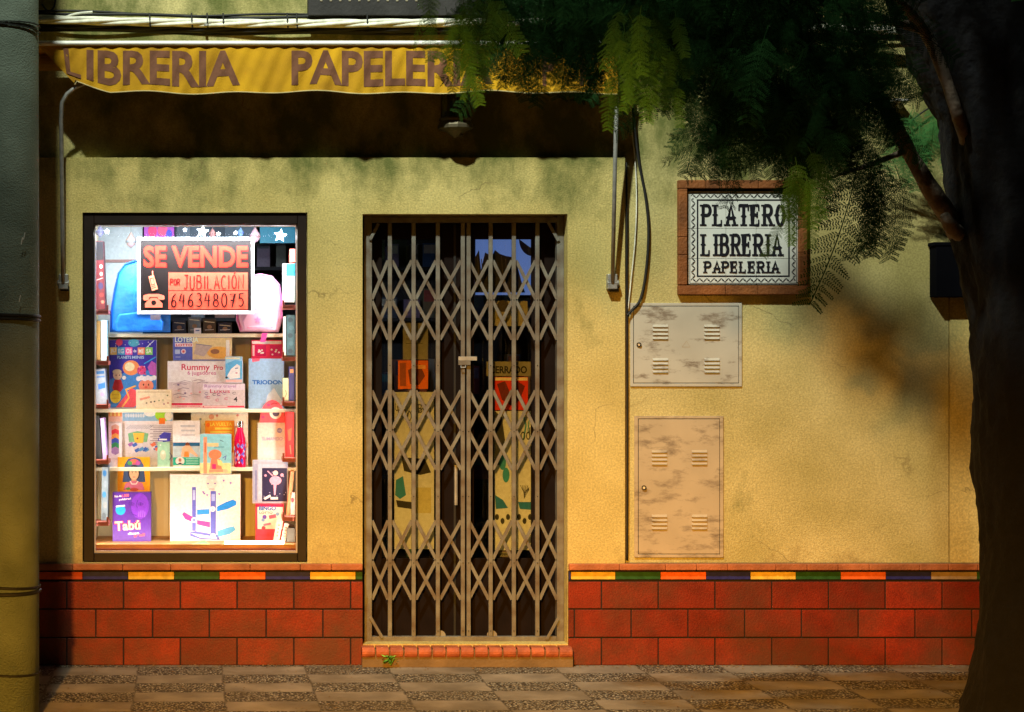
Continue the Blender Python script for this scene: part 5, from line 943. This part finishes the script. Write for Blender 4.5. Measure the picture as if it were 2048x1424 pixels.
# fern-like double-pinnate leaf: template along +x, leaflets in the xy plane
def frond_template(npin, nl, seed, droop=.35, wid=.19):
    r = np.random.default_rng(seed); V = []; F = []
    def quad(a, b, c, d): i = len(V); V.extend([a, b, c, d]); F.append((i, i + 1, i + 2, i + 3))
    def spine_(t): return np.array([t, 0, -droop * t * t * .5 + .05 * math.sin(3 * t)])
    for i in range(24):
        a, b = spine_(i / 24), spine_((i + 1) / 24); w_ = .0045; quad(a + [0, -w_, 0], b + [0, -w_, 0], b + [0, w_, 0], a + [0, w_, 0])
    for i in range(npin):
        t = .14 + .86 * (i + .5) / npin; p = spine_(t); L = wid * math.sin(math.pi * min(1, .28 + .72 * (1 - abs(t - .5) * 1.15))) * (1.0 if t < .8 else 1 - (t - .8) * 2.2)
        L = wid * (1 - ((t - .48) / .62) ** 2) ** .5
        for sgn in (-1, 1):
            ang = R(62 + r.uniform(-7, 7)); dr = np.array([math.cos(ang), sgn * math.sin(ang), r.uniform(-.3, .1)]); dr /= np.linalg.norm(dr)
            q = p; Ls = L * r.uniform(.88, 1.08); perp = np.array([-dr[1], dr[0], 0])
            quad(p - perp * .0015, p + dr * Ls - perp * .001, p + dr * Ls + perp * .001, p + perp * .0015)
            for k_ in range(nl):
                s_ = (k_ + .7) / nl; base = p + dr * Ls * s_ + np.array([0, 0, -.03 * s_ * s_ * wid / .19]); l_ = .034 * (1 - .45 * s_) * r.uniform(.8, 1.15); ww = .012
                for sg in (-1, 1):
                    la = dr * .55 + perp * sg * .85 + np.array([0, 0, r.uniform(-.25, .25)]); la /= np.linalg.norm(la); pp2 = np.cross(la, [0, 0, 1.]); pp2 /= np.linalg.norm(pp2) + 1e-9
                    quad(base, base + la * l_ * .5 - pp2 * ww * .5, base + la * l_, base + la * l_ * .5 + pp2 * ww * .5)
    return np.array(V), np.array(F)
TPL = [frond_template(17, 9, s_, droop=d) for s_, d in ((1, .3), (2, .6), (3, .9), (4, .45))]
FV = []; FF = []; FR = []; off_ = 0
def put_frond(base, tip_dir, L, normal, k_=None, bright=None):
    global off_
    V, F = TPL[RNG.integers(len(TPL)) if k_ is None else k_]
    x = np.array(tip_dir, float); x /= np.linalg.norm(x); nz_ = np.array(normal, float); nz_ -= x * nz_.dot(x); nz_ /= np.linalg.norm(nz_); y = np.cross(nz_, x)
    W = (V * L) @ np.array([x, y, nz_]) + np.array(base); FV.append(W); FF.append(F + off_); off_ += len(V); FR.append(np.full(len(F), RNG.random() ** 2 * .34 if bright is None else bright))
def rnd_dir(): a = RNG.uniform(-1.1, 1.1); return (math.sin(a), RNG.uniform(-.35, .35), -math.cos(a))
def hang(px, py, y, L, ang, k_=None, n=None, bright=None):
    d = (math.sin(R(ang)), RNG.uniform(-.12, .12), -math.cos(R(ang))); y -= 1.35; L *= .82 if y > -2.6 else .72
    put_frond(P(px, py, y), d, L, n or (RNG.uniform(-.4, .4), -1, RNG.uniform(-.1, .5)), k_, bright)
# the leaves one can tell apart along the edge of the crown
for a in ((1716, 322, -.62, .66, -14), (1735, 300, -.7, .5, -4), (1720, 290, -.75, .46, 18), (1755, 310, -.72, .46, 6), (1690, 300, -.7, .44, 24), (1790, 330, -.7, .4, 18), (1660, 270, -.66, .4, -4), (1640, 260, -.66, .38, 12), (1700, 330, -.6, .34, 35), (1745, 320, -.66, .40, 4), (1775, 330, -.68, .42, 12), (1760, 350, -.66, .36, -12), (1590, 300, -.55, .42, -2), (1598, 290, -.55, .40, 10), (1575, 330, -.52, .30, -8),
          (1440, 270, -.6, .22, -8), (1425, 280, -.6, .18, 10), (1500, 240, -.62, .28, 6), (1530, 230, -.62, .26, 14), (1470, 230, -.62, .28, -10), (1460, 300, -.55, .2, 14),
          (900, -50, -.6, .42, 10), (960, -60, -.6, .50, 2), (930, -40, -.55, .46, -4), (870, -60, -.6, .34, -14), (985, -20, -.5, .40, -14), (925, 20, -.5, .34, 4), (945, 60, -.5, .26, -8), (905, 10, -.5, .3, 18),
          (1270, -40, -.7, .50, -2), (1300, -20, -.7, .48, 8), (1250, 30, -.65, .44, -8), (1330, 10, -.65, .42, 6), (1240, 60, -.6, .36, 4), (1345, 90, -.6, .30, 10), (1290, 80, -.6, .34, -16), (1330, 110, -.62, .26, -6),
          (1180, 40, -.6, .36, -6), (1165, 90, -.6, .28, 14), (1060, 10, -.6, .40, 10), (1130, 20, -.6, .40, 2), (1740, 60, -.8, .34, 22), (1750, 120, -.8, .3, 18), (1765, 170, -.8, .28, 14), (1650, 220, -.6, .40, 30), (1640, 300, -.6, .3, -20)):
    br_ = (a[0] < 1000 or 1230 <= a[0] <= 1360); a = (a[0], a[1], a[2] - (1.5 if br_ else 0)) + a[3:]  # lamp light painted into leaf colour: lit sprays bright, the rest dark
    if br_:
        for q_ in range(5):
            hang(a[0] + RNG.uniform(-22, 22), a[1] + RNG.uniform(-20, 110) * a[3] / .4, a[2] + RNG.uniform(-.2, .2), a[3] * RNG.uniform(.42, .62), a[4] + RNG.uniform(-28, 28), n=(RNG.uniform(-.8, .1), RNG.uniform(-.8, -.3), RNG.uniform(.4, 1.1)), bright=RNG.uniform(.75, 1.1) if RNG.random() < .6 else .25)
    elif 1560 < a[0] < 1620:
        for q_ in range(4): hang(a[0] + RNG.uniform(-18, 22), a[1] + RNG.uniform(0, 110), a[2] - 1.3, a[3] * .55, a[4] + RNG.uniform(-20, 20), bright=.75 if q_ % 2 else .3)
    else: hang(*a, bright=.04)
def in_mass(px, py):
    if py > 300 or px > 1790: return False
    lo = np.interp(px, [880, 980, 1010, 1030, 1100, 1150, 1190, 1240, 1300, 1360, 1400, 1450, 1500, 1560, 1600, 1680, 1740, 1790], [-90, -60, 60, 90, 110, 40, 20, 90, 80, 150, 220, 260, 270, 230, 290, 300, 260, 120])
    if px > 1690 and py < (px - 1690) * .2 - 10: return True
    return py < lo - 20
cnt = 0
while cnt < 760:
    px, py = RNG.uniform(1010, 1745), RNG.uniform(-130, 300)
    if not in_mass(px, py): continue
    y = RNG.uniform(-2.7, -1.8); d = rnd_dir(); n_ = RNG.normal(size=3); n_[1] = -abs(n_[1]) - .6
    put_frond(P(px, py, y) , d, RNG.uniform(.18, .34), n_); cnt += 1
# crown that goes on above the picture
for i in range(200):
    px, py = RNG.uniform(1350, 2200), RNG.uniform(-620, -60); py -= 190 if px > 1650 else 0; put_frond(P(px, py, RNG.uniform(-2.8, -1.8)), rnd_dir(), RNG.uniform(.3, .5), RNG.normal(size=3))
for i in range(130):  # unseen leaf clump, placed to cast the diagonal shadow on the right wall
    u_, v_ = RNG.uniform(-1, 1), RNG.uniform(-1, 1); put_frond((1.52 + u_ * .26 + v_ * .05, -2.0 + RNG.uniform(-.08, .08), 4.50 - u_ * .20 + v_ * .08), (RNG.uniform(.2, 1), 0, RNG.uniform(-1, .2)), .16, (RNG.uniform(-.4, .4), -1, .6))
for i in range(16): hang(RNG.uniform(1815, 1890), RNG.uniform(190, 260), RNG.uniform(1.0, 1.2), RNG.uniform(.24, .4), RNG.uniform(-30, 30), bright=.6)
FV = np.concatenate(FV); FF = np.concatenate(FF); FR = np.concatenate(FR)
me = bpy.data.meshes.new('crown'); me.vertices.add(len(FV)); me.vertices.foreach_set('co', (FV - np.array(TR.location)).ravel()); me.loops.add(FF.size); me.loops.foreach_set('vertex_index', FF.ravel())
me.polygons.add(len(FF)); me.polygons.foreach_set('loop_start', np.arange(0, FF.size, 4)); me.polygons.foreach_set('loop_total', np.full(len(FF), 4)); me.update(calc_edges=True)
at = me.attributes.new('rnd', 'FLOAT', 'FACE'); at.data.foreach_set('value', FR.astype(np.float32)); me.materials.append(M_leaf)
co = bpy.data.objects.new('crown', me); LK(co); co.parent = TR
print('crown faces', len(FF))
# weed on the doorstep
wd_ = MB(); M_weed = leaf_mat('weed_leaf', (.05, .13, .02), .3)
for i in range(46):
    a = random.uniform(0, 6.28); r0 = random.uniform(0, .03); h = random.uniform(.008, .05); c0 = P(781, 1330, -.085) + Vector((math.cos(a) * r0 * 1.3, math.sin(a) * r0 * .6, h)); s_ = random.uniform(.008, .016); b_ = random.uniform(0, 6.28)
    u = Vector((math.cos(b_), math.sin(b_), random.uniform(-.3, .6))).normalized() * s_; v = Vector((-math.sin(b_), math.cos(b_), random.uniform(-.5, .5))).normalized() * s_ * .6; wd_.add([c0 - u, c0 - v, c0 + u, c0 + v], [(0, 1, 2, 3)], M_weed, random.random())
for i in range(6): a = random.uniform(0, 6.28); p = P(781, 1330, -.085); wd_.tube([p + Vector((0, 0, .0)), p + Vector((math.cos(a) * .02, math.sin(a) * .012, .035))], .0015, M_weed, n=5)
tag(wd_.build('weed'), 'small green weed growing at the foot of the doorstep', 'weed')
# ------------------------------------------------------------------ street lamps behind and above the camera
def street_lamp(label, head, foot, power, col, tgt, cone, blend, rad):
    T = thing('street_lamp', label, 'street lamp', foot); m = M_steel; h = Vector(head); f = Vector(foot)
    MB().tube([f, (f.x, f.y, h.z * .7), (f.x, f.y, h.z + .1)], [.08, .06, .045], m, n=14).build('lamp_post', T); MB().tube([(f.x, f.y, h.z + .08), (h.x, h.y, h.z + .16)], .03, m).build('lamp_arm', T)
    MB().box(h.x - .16, h.x + .16, h.y - .25, h.y + .25, h.z + .06, h.z + .16, m).build('lamp_head', T, bevel=.02)
    l = bpy.data.lights.new('lamp_light', 'SPOT'); l.energy = power; l.color = col; l.spot_size = R(cone); l.spot_blend = blend; l.shadow_soft_size = rad
    o = bpy.data.objects.new('lamp_light', l); LK(o); o.parent = T; o.location = h - f; o.rotation_euler = (Vector(tgt) - h).to_track_quat('-Z', 'Y').to_euler()
street_lamp('tall white street lamp standing in the street left of the viewer', LED_POS, (-1.5, -9.6, -.16), LED_POWER, LED_COL, (1.35, 0, 4.4), 69, 1.0, .12)
street_lamp('lower amber street lamp standing behind the viewer', SOD_POS, (SOD_POS[0], -10.8, -.16), SOD_POWER, SOD_COL, (1.75, 0, -1.9), 50, 1.0, .08)
